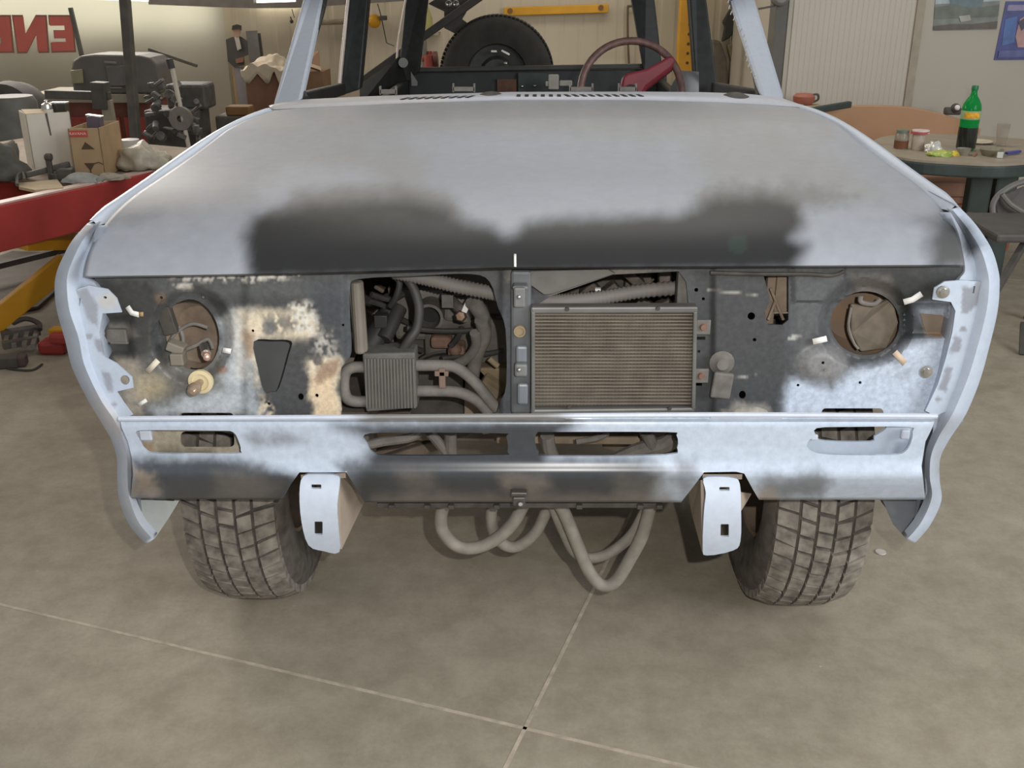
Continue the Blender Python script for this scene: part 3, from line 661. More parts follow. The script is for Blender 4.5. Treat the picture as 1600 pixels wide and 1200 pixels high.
# round pressing, slot bracket and tab on the right side
MB().box(P(1128, 602, Y=1.975), (PX(32, 2), 0.012, PX(44, 2)), Matrix.Rotation(0.1, 3, 'Y')).build('hanging_bracket', M_dustmet, SUP, smooth=False, bevel=0.004)
MB().lathe([(0.0, 0.012), (0.012, 0.012), (0.018, 0.004), (0.026, 0.0)], P(1128, 567, Y=1.985), (0, -1, 0), 18).build('pressed_cup', M_dustmet, SUP)
for x, y in ((1099, 511), (1096, 587)):
    b_ = MB().box(P(x, y, Y=1.972), (PX(22, 2), 0.006, PX(24, 2))).build('condenser_lug', M_dustmet, TRUCK, smooth=False, bevel=0.002)
    MB().lathe([(0, 0.006), (0.006, 0.006), (0.008, 0)], P(x, y, Y=1.969), (0, -1, 0), 10).build('rusty_bolt', M_rust, b_)
MB().lathe([(0.0, 0.002), (0.003, 0.002), (0.004, 0.0)], P(1290, 578, Y=1.98), (0, -1, 0), 8).build('screw', M_chrome, SUP)
mb = MB().box(P(1203, 465, Y=2.06), (0.02, 0.02, 0.11)).box(P(1222, 455, Y=2.05), (0.03, 0.02, 0.085)).bar(P(1204, 450, Y=2.03), P(1224, 500, Y=2.03), 0.006).bar(P(1200, 500, Y=2.03), P(1212, 470, Y=2.03), 0.006)
mb.build('slot_linkage', M_brown, SUP, smooth=False, bevel=0.002)
MB().tube([P(1110, 426, Y=1.975), P(1180, 428, Y=1.97), P(1260, 428, Y=1.97), P(1300, 430, Y=1.975), P(1318, 424, Y=1.98)], 0.0042, 8).build('release_cable', M_darkmet, SUP)
MB().ball(P(1172, 645, Y=1.99), 0.03, 16, (1.3, 0.5, 0.5)).build('mud_clod', mat('pale_mud', S(164, 160, 150), 0.9, var=0.3, scale=40, bump=0.5), SUP)
MB().box(P(182, 523, Y=2.02), (0.05, 0.02, 0.03)).box(P(187, 535, Y=2.015), (0.04, 0.012, 0.006)).build('grommet_bracket', M_dustmet, SUP, smooth=False, bevel=0.003)
MB().quadprism([P(1438, 490, Y=2.02), P(1478, 494, Y=2.02), P(1478, 525, Y=2.02), P(1448, 525, Y=2.02)], (0, 0.006, 0)).build('rusty_tab', mat('rusty_tab', S(128, 114, 98), 0.8, var=0.25), SUP, smooth=False)

# ---------------------------------------------------------------- hood latch post
mb = MB()
mb.box((P(814, 535, Y=1.985)), (PX(32, 2), 0.03, PX(222, 2) / 0.93)); post = mb.build('latch_post', mat('black_steel', S(98, 100, 102), 0.5, var=0.2), TRUCK, smooth=False, bevel=0.006)
m = mat('post_grey', S(112, 113, 113), 0.55)
MB().box(P(812, 462, Y=1.95), (PX(18, 2), 0.03, PX(32, 2))).box(P(813, 447, Y=1.955), (PX(24, 2), 0.03, 0.008)).build('latch', m, post, smooth=False, bevel=0.004)
MB().box(P(814, 576, Y=1.952), (PX(20, 2), 0.026, PX(22, 2))).build('latch', m, post, smooth=False, bevel=0.005)
for x, y, hh in ((815, 553, 28), (817, 615, 36)): MB().box(P(x, y, Y=1.96), (PX(18, 2), 0.012, PX(hh, 2))).build('pressed_rib', mat('blue_grey_paint', S(120, 124, 130), 0.4), post, smooth=False, bevel=0.005)
for y in (464, 578): MB().ball(P(811, y, Y=1.933), 0.0045, 10).build('rivet', M_chrome, post)
MB().lathe([(0.0, 0.003), (0.008, 0.003), (0.009, 0.006), (0.012, 0.006), (0.013, 0.0)], P(812, 517, Y=1.967), (0, -1, 0), 20).build('round_plug', mat('tan_plug', S(150, 134, 104), 0.6), post, angle=30)
MB().quadprism([P(827, 424, Y=1.975), P(950, 421, Y=1.975), P(962, 428, Y=1.975), P(862, 460, Y=1.975), P(850, 461, Y=1.975), P(829, 446, Y=1.975)], (0, 0.01, 0)).build('gusset_plate', mat('dusty_gusset', S(100, 97, 92), 0.7, var=0.25), SUP, smooth=False, bevel=0.002)

# ---------------------------------------------------------------- condenser
def core_mat():
    m = bpy.data.materials.new('condenser_fins'); m.use_nodes = True; nt = m.node_tree; b = nt.nodes['Principled BSDF']
    tc = nt.nodes.new('ShaderNodeTexCoord'); w = nt.nodes.new('ShaderNodeTexWave'); w.wave_type = 'BANDS'; w.bands_direction = 'X'
    w.inputs['Scale'].default_value = 44; w.inputs['Distortion'].default_value = 0.3
    n = nt.nodes.new('ShaderNodeTexNoise'); n.inputs['Scale'].default_value = 14; n.inputs['Detail'].default_value = 6
    nt.links.new(tc.outputs['Object'], w.inputs['Vector']); nt.links.new(tc.outputs['Object'], n.inputs['Vector'])
    r = nt.nodes.new('ShaderNodeValToRGB'); r.color_ramp.elements[0].color = (*S(90, 84, 75), 1); r.color_ramp.elements[1].color = (*S(112, 104, 92), 1)
    r2 = nt.nodes.new('ShaderNodeValToRGB'); r2.color_ramp.elements[0].color = (*S(175, 160, 140), 1); r2.color_ramp.elements[1].color = (*S(250, 245, 235), 1)
    r2.color_ramp.elements[0].position = 0.35; r2.color_ramp.elements[1].position = 0.65
    nt.links.new(w.outputs['Fac'], r.inputs['Fac']); nt.links.new(n.outputs['Fac'], r2.inputs['Fac'])
    mx = nt.nodes.new('ShaderNodeMix'); mx.data_type = 'RGBA'; mx.blend_type = 'MULTIPLY'; mx.inputs['Factor'].default_value = 1.0
    nt.links.new(r.outputs['Color'], mx.inputs['A']); nt.links.new(r2.outputs['Color'], mx.inputs['B']); nt.links.new(mx.outputs['Result'], b.inputs['Base Color'])
    b.inputs['Roughness'].default_value = 0.8; return m
CORE = core_mat(); YC = 1.965
a0 = P(836, 489, Y=YC); a1 = P(1083, 489, Y=YC); b0 = P(836, 630, Y=YC)
mb = MB().quadprism([P(836, 487, Y=YC), P(1083, 487, Y=YC), P(1080, 632, Y=YC), P(836, 634, Y=YC)], (0, 0.02, 0)); cond = mb.build('condenser', CORE, TRUCK, smooth=False)
mb = MB()
for k in range(27):
    y = 490.5 + k * 5.35
    mb.bar(P(835, y, Y=YC - 0.003), P(1082, y, Y=YC - 0.003), 0.008, 0.0022, up=(0, 0, 1))
mb.build('cooling_tubes', mat('tube_alloy', S(118, 111, 100), 0.7, 0.0, var=0.2, scale=30), cond, smooth=False)
m = mat('condenser_frame', S(112, 111, 107), 0.5, 0.3, var=0.15)
MB().bar(P(829, 482, Y=YC), P(1089, 481, Y=YC), 0.03, 0.014).build('top_rail', m, cond, smooth=False, bevel=0.004)
MB().bar(P(829, 640, Y=YC), P(1084, 637, Y=YC), 0.03, 0.012).build('bottom_rail', m, cond, smooth=False, bevel=0.004)
for q0, q1 in (((833, 484), (833, 640)), ((1085, 484), (1082, 636))): MB().bar(P(*q0, Y=YC), P(*q1, Y=YC), 0.008, 0.03, up=(0, 1, 0)).build('side_rail', m, cond, smooth=False, bevel=0.002)
for x, y in ((889, 636), (1046, 638), (886, 483), (1028, 482)): MB().lathe([(0, 0.003), (0.004, 0.003), (0.005, 0)], P(x, y, Y=YC - 0.015), (0, -1, 0), 8).build('screw', M_darkmet, cond)

# ---------------------------------------------------------------- valance below the grille opening
def Yval(x, y):
    tab = [(645, 1.935), (650, 1.912), (657, 1.912), (659, 1.922), (662, 1.918), (700, 1.925), (720, 1.924), (730, 1.918), (738, 1.912), (745, 1.912), (756, 1.924), (785, 1.975)]
    return float(np.interp(y, [t[0] for t in tab], [t[1] for t in tab]))
vout = [(188, 654), (500, 652), (800, 650), (1150, 648), (1463, 649), (1457, 668), (1446, 690), (1440, 728), (1446, 781), (1186, 781), (1176, 764), (1163, 740), (1150, 737), (1100, 738), (1082, 762), (1064, 785), (570, 785), (556, 762), (541, 738), (468, 738), (455, 756), (441, 781), (204, 779), (208, 740), (206, 715), (200, 690), (190, 668)]
vh = [soft([(213, 674), (250, 672), (340, 673), (364, 675), (373, 690), (376, 704), (366, 709), (250, 709), (228, 704), (218, 690)], 3),
      soft([(570, 679), (620, 676), (780, 677), (791, 682), (793, 706), (780, 711), (620, 712), (584, 708), (574, 694)], 3),
      soft([(840, 676), (860, 675), (1040, 675), (1057, 680), (1058, 700), (1040, 711), (860, 713), (842, 706), (836, 690)], 3),
      soft([(1276, 669), (1330, 667), (1420, 667), (1426, 674), (1424, 690), (1414, 706), (1390, 711), (1290, 710), (1262, 700), (1264, 688), (1274, 682)], 3)]
vops = [
    (S(56, 58, 61), [(520, 665), (560, 660), (640, 660), (800, 652), (880, 652), (905, 662), (880, 676), (860, 715), (1000, 716), (1040, 740), (1010, 800), (540, 800), (560, 730), (585, 690)], 38, 3, 0.97),
    (S(60, 62, 65), [(205, 716), (240, 714), (360, 716), (440, 735), (475, 745), (440, 800), (200, 800)], 26, 4, 0.95),
    (S(62, 64, 66), [(520, 722), (556, 722), (600, 730), (590, 790), (550, 770), (530, 740)], 24, 5, 0.8),
    (S(120, 122, 128), [(380, 680), (450, 676), (480, 690), (400, 700)], 26, 6, 0.7),
    (S(126, 124, 120), [(560, 651), (800, 648), (900, 647), (890, 657), (560, 660)], 6, 2, 0.9),
    (S(164, 150, 134), [(206, 730), (240, 738), (250, 775), (205, 778)], 22, 8, 0.75), (S(140, 132, 122), [(340, 745), (400, 740), (430, 765), (400, 785), (330, 780)], 40, 8, 0.4),
    (S(150, 140, 128), [(780, 745), (850, 745), (860, 760), (830, 772), (790, 768)], 26, 3, 0.55), (S(128, 120, 110), [(580, 772), (1050, 772), (1050, 790), (580, 790)], 22, 4, 0.6),
    (S(146, 136, 122), [(620, 735), (670, 740), (690, 770), (640, 775)], 40, 6, 0.3), (S(136, 130, 120), [(960, 750), (1050, 740), (1050, 780), (960, 780)], 40, 8, 0.35),
    (S(96, 96, 96), [(1185, 752), (1230, 742), (1280, 735), (1300, 750), (1280, 775), (1190, 790)], 30, 8, 0.75), (S(176, 160, 142), [(1180, 765), (1210, 760), (1220, 785), (1180, 790)], 18, 5, 0.6),
    (S(110, 112, 116), [(1060, 720), (1085, 722), (1095, 745), (1070, 770), (1050, 750)], 24, 4, 0.7),
]
VAL = panel('front_valance', vout, vh, Yval, M_gloss, TRUCK, S(191, 203, 218), vops, 4.5, 0.006, angle=60)
mb = MB().tube([P(186, 654, Y=1.915), P(500, 652, Y=1.914), P(800, 650, Y=1.913), P(1150, 648, Y=1.913), P(1464, 650, Y=1.914)], 0.0055, 8, 14)
mb.build('valance_lip', M_prim, VAL, colors=paint([PR(v) for v in mb.v], S(206, 214, 228), [(S(120, 118, 112), [(555, 600), (885, 600), (885, 700), (555, 700)], 60, 8, 0.9)]))
# pockets behind the lamp openings
pk = panel('lamp_pocket', [(200, 664), (392, 664), (392, 722), (205, 722)], [rr(282, 674, 366, 700, 8)], 1.985, M_old, TRUCK, S(170, 160, 140), [(S(188, 194, 204), [(205, 664), (240, 664), (236, 690), (215, 690)], 8, 3, 0.9), (S(150, 128, 106), [(222, 690), (240, 690), (240, 706), (222, 706)], 8, 3, 0.8), (S(120, 112, 100), [(250, 695), (330, 700), (330, 720), (250, 720)], 14, 6, 0.7), (S(206, 196, 178), [(340, 696), (390, 690), (390, 720), (340, 720)], 14, 4, 0.6)], 5, 0.006)
pk2 = panel('lamp_pocket', [(1256, 660), (1436, 660), (1436, 720), (1256, 720)], [soft([(1278, 664), (1372, 664), (1384, 670), (1366, 682), (1360, 690), (1290, 689), (1277, 682)], 3)], 1.975, M_prim, TRUCK, S(184, 195, 209), [(S(120, 128, 142), [(1400, 695), (1426, 680), (1426, 712), (1395, 712)], 12, 3, 0.8)], 5, 0.006)
MB().box(P(1414, 678, Y=1.965), (PX(13, 2), 0.012, PX(16, 2))).build('clip_nut', mat('painted_clip', S(206, 212, 224), 0.5), pk2, smooth=False, bevel=0.003)
MB().box(P(1272, 683, Y=1.965), (PX(12, 2), 0.008, PX(10, 2))).build('clip_nut', mat('painted_clip', S(206, 212, 224), 0.5), pk2, smooth=False, bevel=0.003)
MB().box(P(228, 680, Y=1.975), (PX(20, 2), 0.008, PX(18, 2))).build('clip_nut', mat('painted_clip', S(206, 212, 224), 0.5), pk, smooth=False, bevel=0.003)
# catch under the middle
mb = MB().box(P(811, 770, Y=1.925), (PX(26, 2.1), 0.02, PX(8, 2.1))).box(P(811, 781, Y=1.935), (PX(20, 2.1), 0.02, PX(16, 2.1))).cyl(P(813, 788, Y=1.92), P(813, 788, Y=1.97), 0.007, 12)
mb.build('tow_catch', mat('greasy_metal', S(84, 80, 76), 0.4, 0.4, var=0.3), VAL, smooth=False, bevel=0.003)
mb = MB().bar(P(590, 787, Y=2.03), P(1030, 787, Y=2.03), 0.02, 0.012)
for x in (612, 668, 705, 776, 905, 1000, 1030): mb.box(P(x, 790, Y=2.02), (0.014, 0.02, 0.01))
mb.build('lower_crossmember', M_darkmet, VAL, smooth=False, bevel=0.002)

# ---------------------------------------------------------------- bumper brackets on the frame ends
def bracket(side, outline, slots, back):
    root = panel('bumper_bracket', soft(outline, 3), slots, lambda x, y: 1.90 + 0.030 * ((y - 800) / 60) ** 2 * (1 if y < 800 else 0.9), M_prim, TRUCK, S(198, 208, 222), [(S(212, 204, 196), outline, 2, 2, 0.0)], 4, 0.007)
    mb = MB().add(back, [(0, 1, 2, 3)])
    mb.build('bracket_side', mat('beige_primed_steel', S(174, 159, 143), 0.7, var=0.1), root, smooth=False, solid=0.006)
    return root
bl = bracket(-1, [(474, 744), (500, 741), (526, 743), (531, 752), (527, 790), (529, 830), (530, 863), (505, 861), (482, 852), (471, 815), (468, 770)], [rr(486, 757, 502, 764, 1.5), rr(491, 815, 504, 836, 1.5)],
             [P(528, 741, Y=1.935), P(546, 738, Y=2.12), P(568, 783, Y=2.16), P(532, 858, Y=1.945)])
br = bracket(1, [(1099, 748), (1120, 745), (1146, 747), (1156, 756), (1158, 800), (1157, 845), (1146, 860), (1104, 868), (1098, 855), (1100, 800), (1103, 770)], [rr(1124, 761, 1140, 767, 1.5), rr(1126, 819, 1139, 839, 1.5)],
             [P(1097, 750, Y=1.935), P(1076, 762, Y=2.14), P(1082, 800, Y=2.16), P(1099, 862, Y=1.945)])
for r_, q in ((bl, [P(470, 742, Y=1.94), P(540, 739, Y=1.94), P(545, 739, Y=2.3), P(478, 740, Y=2.3)]), (br, [P(1098, 741, Y=1.94), P(1160, 741, Y=1.94), P(1150, 740, Y=2.3), P(1095, 740, Y=2.3)])):
    MB().quadprism(q, (0, 0, -0.012)).build('bracket_top', mat('beige_primed_steel', S(174, 159, 143), 0.7), r_, smooth=False)
MB().quadprism([P(1157, 770, Y=1.935), P(1174, 772, Y=2.02), P(1166, 786, Y=2.02), P(1157, 800, Y=1.935)], (0, 0.004, 0)).build('bracket_ear', mat('beige_primed_steel', S(174, 159, 143), 0.7), br, smooth=False)

# ---------------------------------------------------------------- frame rails, engine bay
mb = MB()
for sx in (-1, 1): mb.box((sx * 0.40, 3.6, 0.60), (0.09, 3.0, 0.14))
mb.box((0, 2.35, 0.56), (0.8, 0.10, 0.10))
FRM = mb.build('chassis_frame', mat('frame_dirt', S(104, 96, 86), 0.8, var=0.3, scale=14), TRUCK, smooth=False, bevel=0.006)
# engine
mb = MB().box((-0.02, 2.62, 0.84), (0.56, 0.5, 0.34)).box((-0.02, 2.5, 1.0), (0.42, 0.5, 0.10)).box((-0.1, 2.36, 0.73), (0.3, 0.06, 0.18))
ENG = mb.build('engine', mat('engine_grime', S(92, 86, 78), 0.75, var=0.4, scale=16, bump=0.4), TRUCK, smooth=False, bevel=0.015)
c = P(672, 491, Y=2.30)
MB().lathe([(0.034, 0.05), (0.034, -0.03), (0.027, -0.03), (0.027, 0.05)], c, (0, 1, 0), 24).build('outlet_pipe', M_dustmet, ENG, angle=30)
MB().lathe([(0.0, 0.02), (0.027, 0.02)], c, (0, 1, 0), 24).build('outlet_bore', M_hole, ENG)
mb = MB().box(P(672, 488, Y=2.36), (0.17, 0.05, 0.13)).box(P(716, 480, Y=2.34), (0.07, 0.05, 0.06)); mb.build('pump_housing', mat('alloy_dusty', S(112, 107, 99), 0.7, var=0.25), ENG, smooth=False, bevel=0.012)
MB().box(P(714, 545, Y=2.27), (0.04, 0.06, 0.03)).ball(P(711, 546, Y=2.24), 0.016, 12).box(P(690, 532, Y=2.3), (0.05, 0.04, 0.03)).build('rusty_flange', M_rust, ENG, smooth=False, bevel=0.008)
mb = MB().tube([P(728, 500, Y=2.2), P(722, 486, Y=2.2), P(714, 478, Y=2.22), P(706, 470, Y=2.25)], 0.012, 10).box(P(700, 468, Y=2.22), (0.026, 0.03, 0.03)); mb.build('elbow_pipe', M_dustmet, ENG, bevel=0.002)
MB().lathe([(0, 0.014), (0.010, 0.012), (0.014, 0), (0.014, -0.02)], P(720, 494, Y=2.18), (0, -1, 0.3), 6).build('brass_fitting', mat('brass', S(140, 112, 90), 0.5, 0.2, var=0.3), ENG)
MB().box(P(728, 480, Y=2.18), (0.012, 0.01, 0.022), Matrix.Rotation(0.4, 3, 'Y')).build('bright_clip', M_tapew, ENG, smooth=False)
mb = MB().lathe([(0.0, -0.05), (0.11, -0.05), (0.11, -0.03), (0.095, -0.02), (0.11, -0.01), (0.11, 0.01), (0.0, 0.02)], P(700, 610, Y=2.34), (0, 1, 0), 30); mb.build('crank_pulley', M_darkmet, ENG, angle=30)
MB().cyl(P(745, 600, Y=2.3), P(775, 620, Y=2.3), 0.045, 20).box(P(760, 605, Y=2.34), (0.12, 0.1, 0.14)).build('alternator', mat('brown_alloy', S(122, 106, 82), 0.7, var=0.3), ENG, smooth=False, bevel=0.006)
MB().cyl(P(764, 560, Y=2.22), P(778, 572, Y=2.22), 0.007, 10).build('sensor', mat('tan_plug', S(190, 170, 140), 0.5), ENG)
mb = MB()
for a, b, r in (((575, 545), (610, 490), 0.026), ((600, 530), (625, 480), 0.018)): mb.cyl(P(*a, Y=2.2), P(*b, Y=2.26), r, 14)
mb.box(P(596, 500, Y=2.22), (0.03, 0.03, 0.03)).build('ignition_coil', mat('black_plastic', S(58, 57, 56), 0.5), ENG, smooth=True, bevel=0.002)
mb = MB()
for pl in ([(575, 470), (600, 478), (620, 495), (640, 505)], [(580, 460), (610, 468), (630, 460)], [(635, 512), (690, 517), (740, 515), (752, 505)], [(705, 540), (715, 528), (722, 512)], [(572, 548), (600, 540), (630, 540), (660, 548)], [(690, 560), (730, 556), (765, 552), (785, 548)]):
    mb.tube([P(x, y, Y=2.22 + 0.03 * i) for i, (x, y) in enumerate(pl)], 0.007, 8)
mb.build('wiring_loom', M_blkrub, ENG)
mb = MB()
for pl, r in (([(752, 500), (757, 525), (745, 555), (738, 590), (736, 620)], 0.016), ([(742, 520), (744, 540), (730, 560), (700, 575)], 0.012), ([(738, 470), (752, 490), (756, 510)], 0.018)):
    mb.tube([P(x, y, Y=2.16 + 0.02 * i) for i, (x, y) in enumerate(pl)], r, 12)
mb.build('coolant_hose', M_dustrub, ENG)
# right half seen over the condenser
mb = MB()
random.seed(3); M_anc = mat('ancillary_grime', S(104, 92, 82), 0.75, var=0.4, scale=40)
for i in range(26):
    mb = MB(); x = random.uniform(880, 1060); y = random.uniform(425, 480)
    mb.box(P(x, y, Y=random.uniform(2.25, 2.5)), (random.uniform(.02, .06), 0.04, random.uniform(.01, .05)), Matrix.Rotation(random.uniform(-.8, .8), 3, 'Y'))
    mb.build('intake_fitting', mat('intake_grime', S(102, 92, 82), 0.75, var=0.4, scale=40), ENG, smooth=False, bevel=0.004)
mb = MB()
for i in range(22):
    mb = MB(); x = random.uniform(575, 790); y = random.uniform(560, 655)
    mb.box(P(x, y, Y=random.uniform(2.4, 2.6)), (random.uniform(.02, .08), 0.04, random.uniform(.01, .06)), Matrix.Rotation(random.uniform(-.8, .8), 3, 'Y')); mb.build('engine_fitting', M_anc, ENG, smooth=False, bevel=0.004)
for i in range(14):
    mb = MB(); x = random.uniform(575, 780); y = random.uniform(440, 530)
    mb.box(P(x, y, Y=random.uniform(2.4, 2.6)), (random.uniform(.02, .07), 0.04, random.uniform(.01, .05)), Matrix.Rotation(random.uniform(-.8, .8), 3, 'Y')); mb.build('engine_fitting', M_anc, ENG, smooth=False, bevel=0.004)
MB().box(P(540 + 394, 455, Y=2.1), (0.012, 0.01, 0.014)).build('bright_clip', M_tapew, ENG, smooth=False)
# bulkhead, with inner wings put in to keep light out of the engine bay
mb = MB().box((0, 3.2, 0.78), (1.5, 0.02, 0.76)).box((-0.56, 2.75, 0.8), (0.02, 0.9, 0.5)).box((0.56, 2.75, 0.8), (0.02, 0.9, 0.5))
mb.build('bulkhead', mat('bay_dirt', S(66, 60, 54), 0.85, var=0.3), TRUCK, smooth=False)
mb = MB()
mb.box((0.1, 2.3, 0.575), (0.34, 0.2, 0.02), Matrix.Rotation(0.15, 3, 'X')).box((-0.14, 2.34, 0.58), (0.05, 0.25, 0.03), Matrix.Rotation(0.5, 3, 'Z')).box((0.3, 2.25, 0.6), (0.08, 0.06, 0.05))
mb.box((-0.34, 2.25, 0.58), (0.12, 0.06, 0.05)).box((-0.06, 2.28, 0.6), (0.18, 0.03, 0.09))
mb.build('lower_bay_tray', mat('bay_mud', S(142, 126, 108), 0.85, var=0.3, scale=16), FRM, smooth=False, bevel=0.004)
mb = MB()
for pl, r in (([(575, 695), (600, 690), (640, 684), (655, 676)], 0.011), ([(672, 676), (700, 712), (704, 740)], 0.012), ([(704, 676), (706, 712), (720, 730)], 0.014), ([(855, 680), (858, 700), (870, 730)], 0.016), ([(1058, 680), (1040, 694), (1000, 704), (960, 722)], 0.02), ([(1010, 676), (1020, 700), (1015, 730)], 0.014), ([(900, 690), (935, 684), (950, 676)], 0.007)):
    MB().tube([P(x, y, Y=2.1 + 0.01 * i) for i, (x, y) in enumerate(pl)], r, 10).build('lower_hose', M_dustrub, FRM)

# oil cooler with its bent pipes
mb = MB().quadprism([P(566, 553, Y=2.035), P(648, 551, Y=2.035), P(652, 638, Y=2.035), P(572, 644, Y=2.035)], (0, 0.06, 0)); OC = mb.build('oil_cooler', mat('cooler_dust', S(100, 98, 93), 0.75, var=0.2, scale=40), TRUCK, smooth=False, bevel=0.004)
mb = MB()
for k in range(16): x = 571 + k * 5; mb.bar(P(x, 560, Y=2.033), P(x + 2.5, 637, Y=2.033), 0.003, 0.006, up=(0, 1, 0))
mb.build('fins', mat('cooler_fin', S(110, 107, 101), 0.7), OC, smooth=False)
mb = MB()
mb.tube([P(575, 574, Y=2.05), P(552, 574, Y=2.05), P(540, 582, Y=2.05), P(537, 600, Y=2.05), P(541, 620, Y=2.05), P(553, 627, Y=2.05), P(577, 627, Y=2.05)], 0.0125, 14).build('return_bend', M_dustrub, OC)
MB().tube([P(645, 571, Y=2.06), P(685, 571, Y=2.06), P(712, 574, Y=2.06), P(740, 595, Y=2.055), P(765, 625, Y=2.05), P(796, 664, Y=2.05)], 0.0125, 14).build('feed_pipe', M_dustrub, OC)
MB().tube([P(648, 611, Y=2.06), P(690, 611, Y=2.06), P(720, 614, Y=2.06), P(748, 628, Y=2.055), P(772, 655, Y=2.05)], 0.0125, 14).build('feed_pipe', M_dustrub, OC)
MB().box(P(691, 590, Y=2.05), (0.014, 0.012, 0.045)).box(P(690, 583, Y=2.05), (0.03, 0.012, 0.012)).build('pipe_clamp', mat('clamp_dust', S(134, 112, 98), 0.8), OC, smooth=False, bevel=0.002)
mb = MB().quadprism([P(543, 440, Y=2.03), P(566, 440, Y=2.03), P(574, 552, Y=2.03), P(553, 552, Y=2.03)], (0, 0.02, 0)).cyl(P(556, 440, Y=2.03), P(563, 552, Y=2.03), 0.012, 12)
mb.build('side_stay', mat('stay_dust', S(120, 113, 103), 0.7, var=0.15), SUP, smooth=False, bevel=0.006)
MB().tube([P(618, 426, Y=2.12), P(640, 440, Y=2.1), P(654, 475, Y=2.09), P(652, 510, Y=2.08), P(640, 530, Y=2.07), P(625, 552, Y=2.07)], 0.0105, 12).build('vent_hose', M_blkrub, OC)
MB().tube([P(612, 430, Y=2.14), P(624, 440, Y=2.14), P(620, 462, Y=2.14), P(610, 478, Y=2.16)], 0.007, 10).build('vent_hose', M_blkrub, OC)
mb = MB().tube([P(615, 425, Y=2.1), P(660, 434, Y=2.09), P(710, 446, Y=2.08), P(765, 457, Y=2.07), P(800, 464, Y=2.06), P(850, 470, Y=2.05), P(890, 470, Y=2.05), P(940, 465, Y=2.06), P(1000, 455, Y=2.07), P(1070, 449, Y=2.08)], 0.0135, 14, 6, ripple=0.22, rn=3)
mb.build('corrugated_hose', mat('grey_conduit', S(120, 115, 109), 0.65, var=0.12), SUP, angle=180)
MB().box(P(1066, 452, Y=2.03), (0.024, 0.03, 0.09)).build('hose_bracket', M_dustmet, SUP, smooth=False, bevel=0.003)

# hoses hanging below the valance
HANG = [([(700, 780), (690, 800), (691, 828), (712, 852), (742, 856), (775, 842), (803, 815), (822, 780)], 0.0155, 2.14),
        ([(776, 780), (768, 800), (772, 832), (790, 852), (812, 852), (838, 830), (855, 795), (862, 775)], 0.0145, 2.18),
        ([(858, 775), (868, 800), (882, 832), (898, 862), (920, 872), (952, 864), (985, 838), (1005, 805), (1018, 775)], 0.0135, 2.16),
        ([(866, 775), (882, 802), (902, 850), (920, 892), (940, 914), (962, 908), (985, 872), (1005, 832), (1020, 775)], 0.0155, 2.12)]
for pl, r, Y in HANG: MB().tube([P(x, y, Y=Y) for x, y in pl], r, 14, 8).build('hanging_hose', mat('dusty_hose', S(136, 130, 120), 0.7, var=0.18, scale=30), TRUCK)

# ---------------------------------------------------------------- wheels
def tread_mat():
    return mat('dusty_tyre', S(104, 97, 88), 0.85, var=0.3, scale=26, bump=0.2, col2=S(66, 62, 58))
def wheel(c, R0=0.385, W=0.27, tilt=0.0, name='wheel', blocks=54):
    h = W / 2
    sgn = 1 if c[0] < 0 else -1                                    # the inner side faces the middle of the vehicle
    mb = MB().lathe([(R0 - 0.165, sgn * (h - 0.03)), (R0 - 0.185, sgn * (h - 0.035)), (R0 - 0.195, sgn * (h - 0.1)), (0.09, sgn * (h - 0.13)), (0.0, sgn * (h - 0.13))], c, (1, 0, 0), 48)
    mb.lathe([(R0 - 0.165, -sgn * (h - 0.03)), (R0 - 0.19, -sgn * (h - 0.04)), (R0 - 0.195, -sgn * (h - 0.07)), (0.0, -sgn * (h - 0.05))], c, (1, 0, 0), 48)
    root = mb.build(name, mat('rim_mud', S(128, 112, 96), 0.8, var=0.25, scale=20), TRUCK, angle=40)
    prof = [(R0 - 0.175, -h + 0.03), (R0 - 0.15, -h + 0.012), (R0 - 0.09, -h - 0.002), (R0 - 0.05, -h + 0.006), (R0 - 0.030, -h + 0.022), (R0 - 0.012, -h * 0.5), (R0 - 0.010, 0), (R0 - 0.012, h * 0.5), (R0 - 0.030, h - 0.022), (R0 - 0.05, h - 0.006), (R0 - 0.09, h + 0.002), (R0 - 0.15, h - 0.012), (R0 - 0.175, h - 0.03)]
    mb = MB().lathe(prof, c, (1, 0, 0), 96); t = mb.build('tyre', tread_mat(), root, angle=50)
    mb = MB(); C_ = Vector(c); n = blocks
    bands = [(-0.118, -0.071, 0.0), (-0.063, -0.027, 0.5), (-0.019, 0.019, 0.2), (0.027, 0.063, 0.7), (0.071, 0.118, 0.35)]
    for u0, u1, ph in bands:
        for k in range(n):
            a0 = 2 * math.pi * (k + ph) / n; a1 = a0 + 2 * math.pi / n * random.uniform(0.76, 0.9); sk = random.uniform(0.6, 1.3) * (0.030) if abs(u0 + u1) > 0.05 else -0.02
            sk *= 1 if u0 + u1 < 0 else -1
            def rad(u, top): return (R0 - 0.0115 - 0.017 * (abs(u) / 0.116) ** 4) + (0.0115 if top else -0.012)
            vs_ = []
            for top in (0, 1):
                for a, u, s_ in ((a0, u0, 0), (a0, u1, sk), (a1, u1, sk), (a1, u0, 0)):
                    aa = a + s_; r = rad(u, top); vs_.append(C_ + Vector((u * W / 0.27, r * math.cos(aa), r * math.sin(aa))))
            mb.add(vs_, [(0, 3, 2, 1), (4, 5, 6, 7), (0, 1, 5, 4), (1, 2, 6, 5), (2, 3, 7, 6), (3, 0, 4, 7)])
    mb.build('tread', mat('dusty_tread', S(152, 145, 134), 0.8, var=0.2, scale=34, col2=S(92, 87, 80)), root, smooth=False)
    return root
wl = wheel((-0.703, 2.485, 0.385), W=0.252); wr = wheel((0.700, 2.485, 0.385), W=0.252)
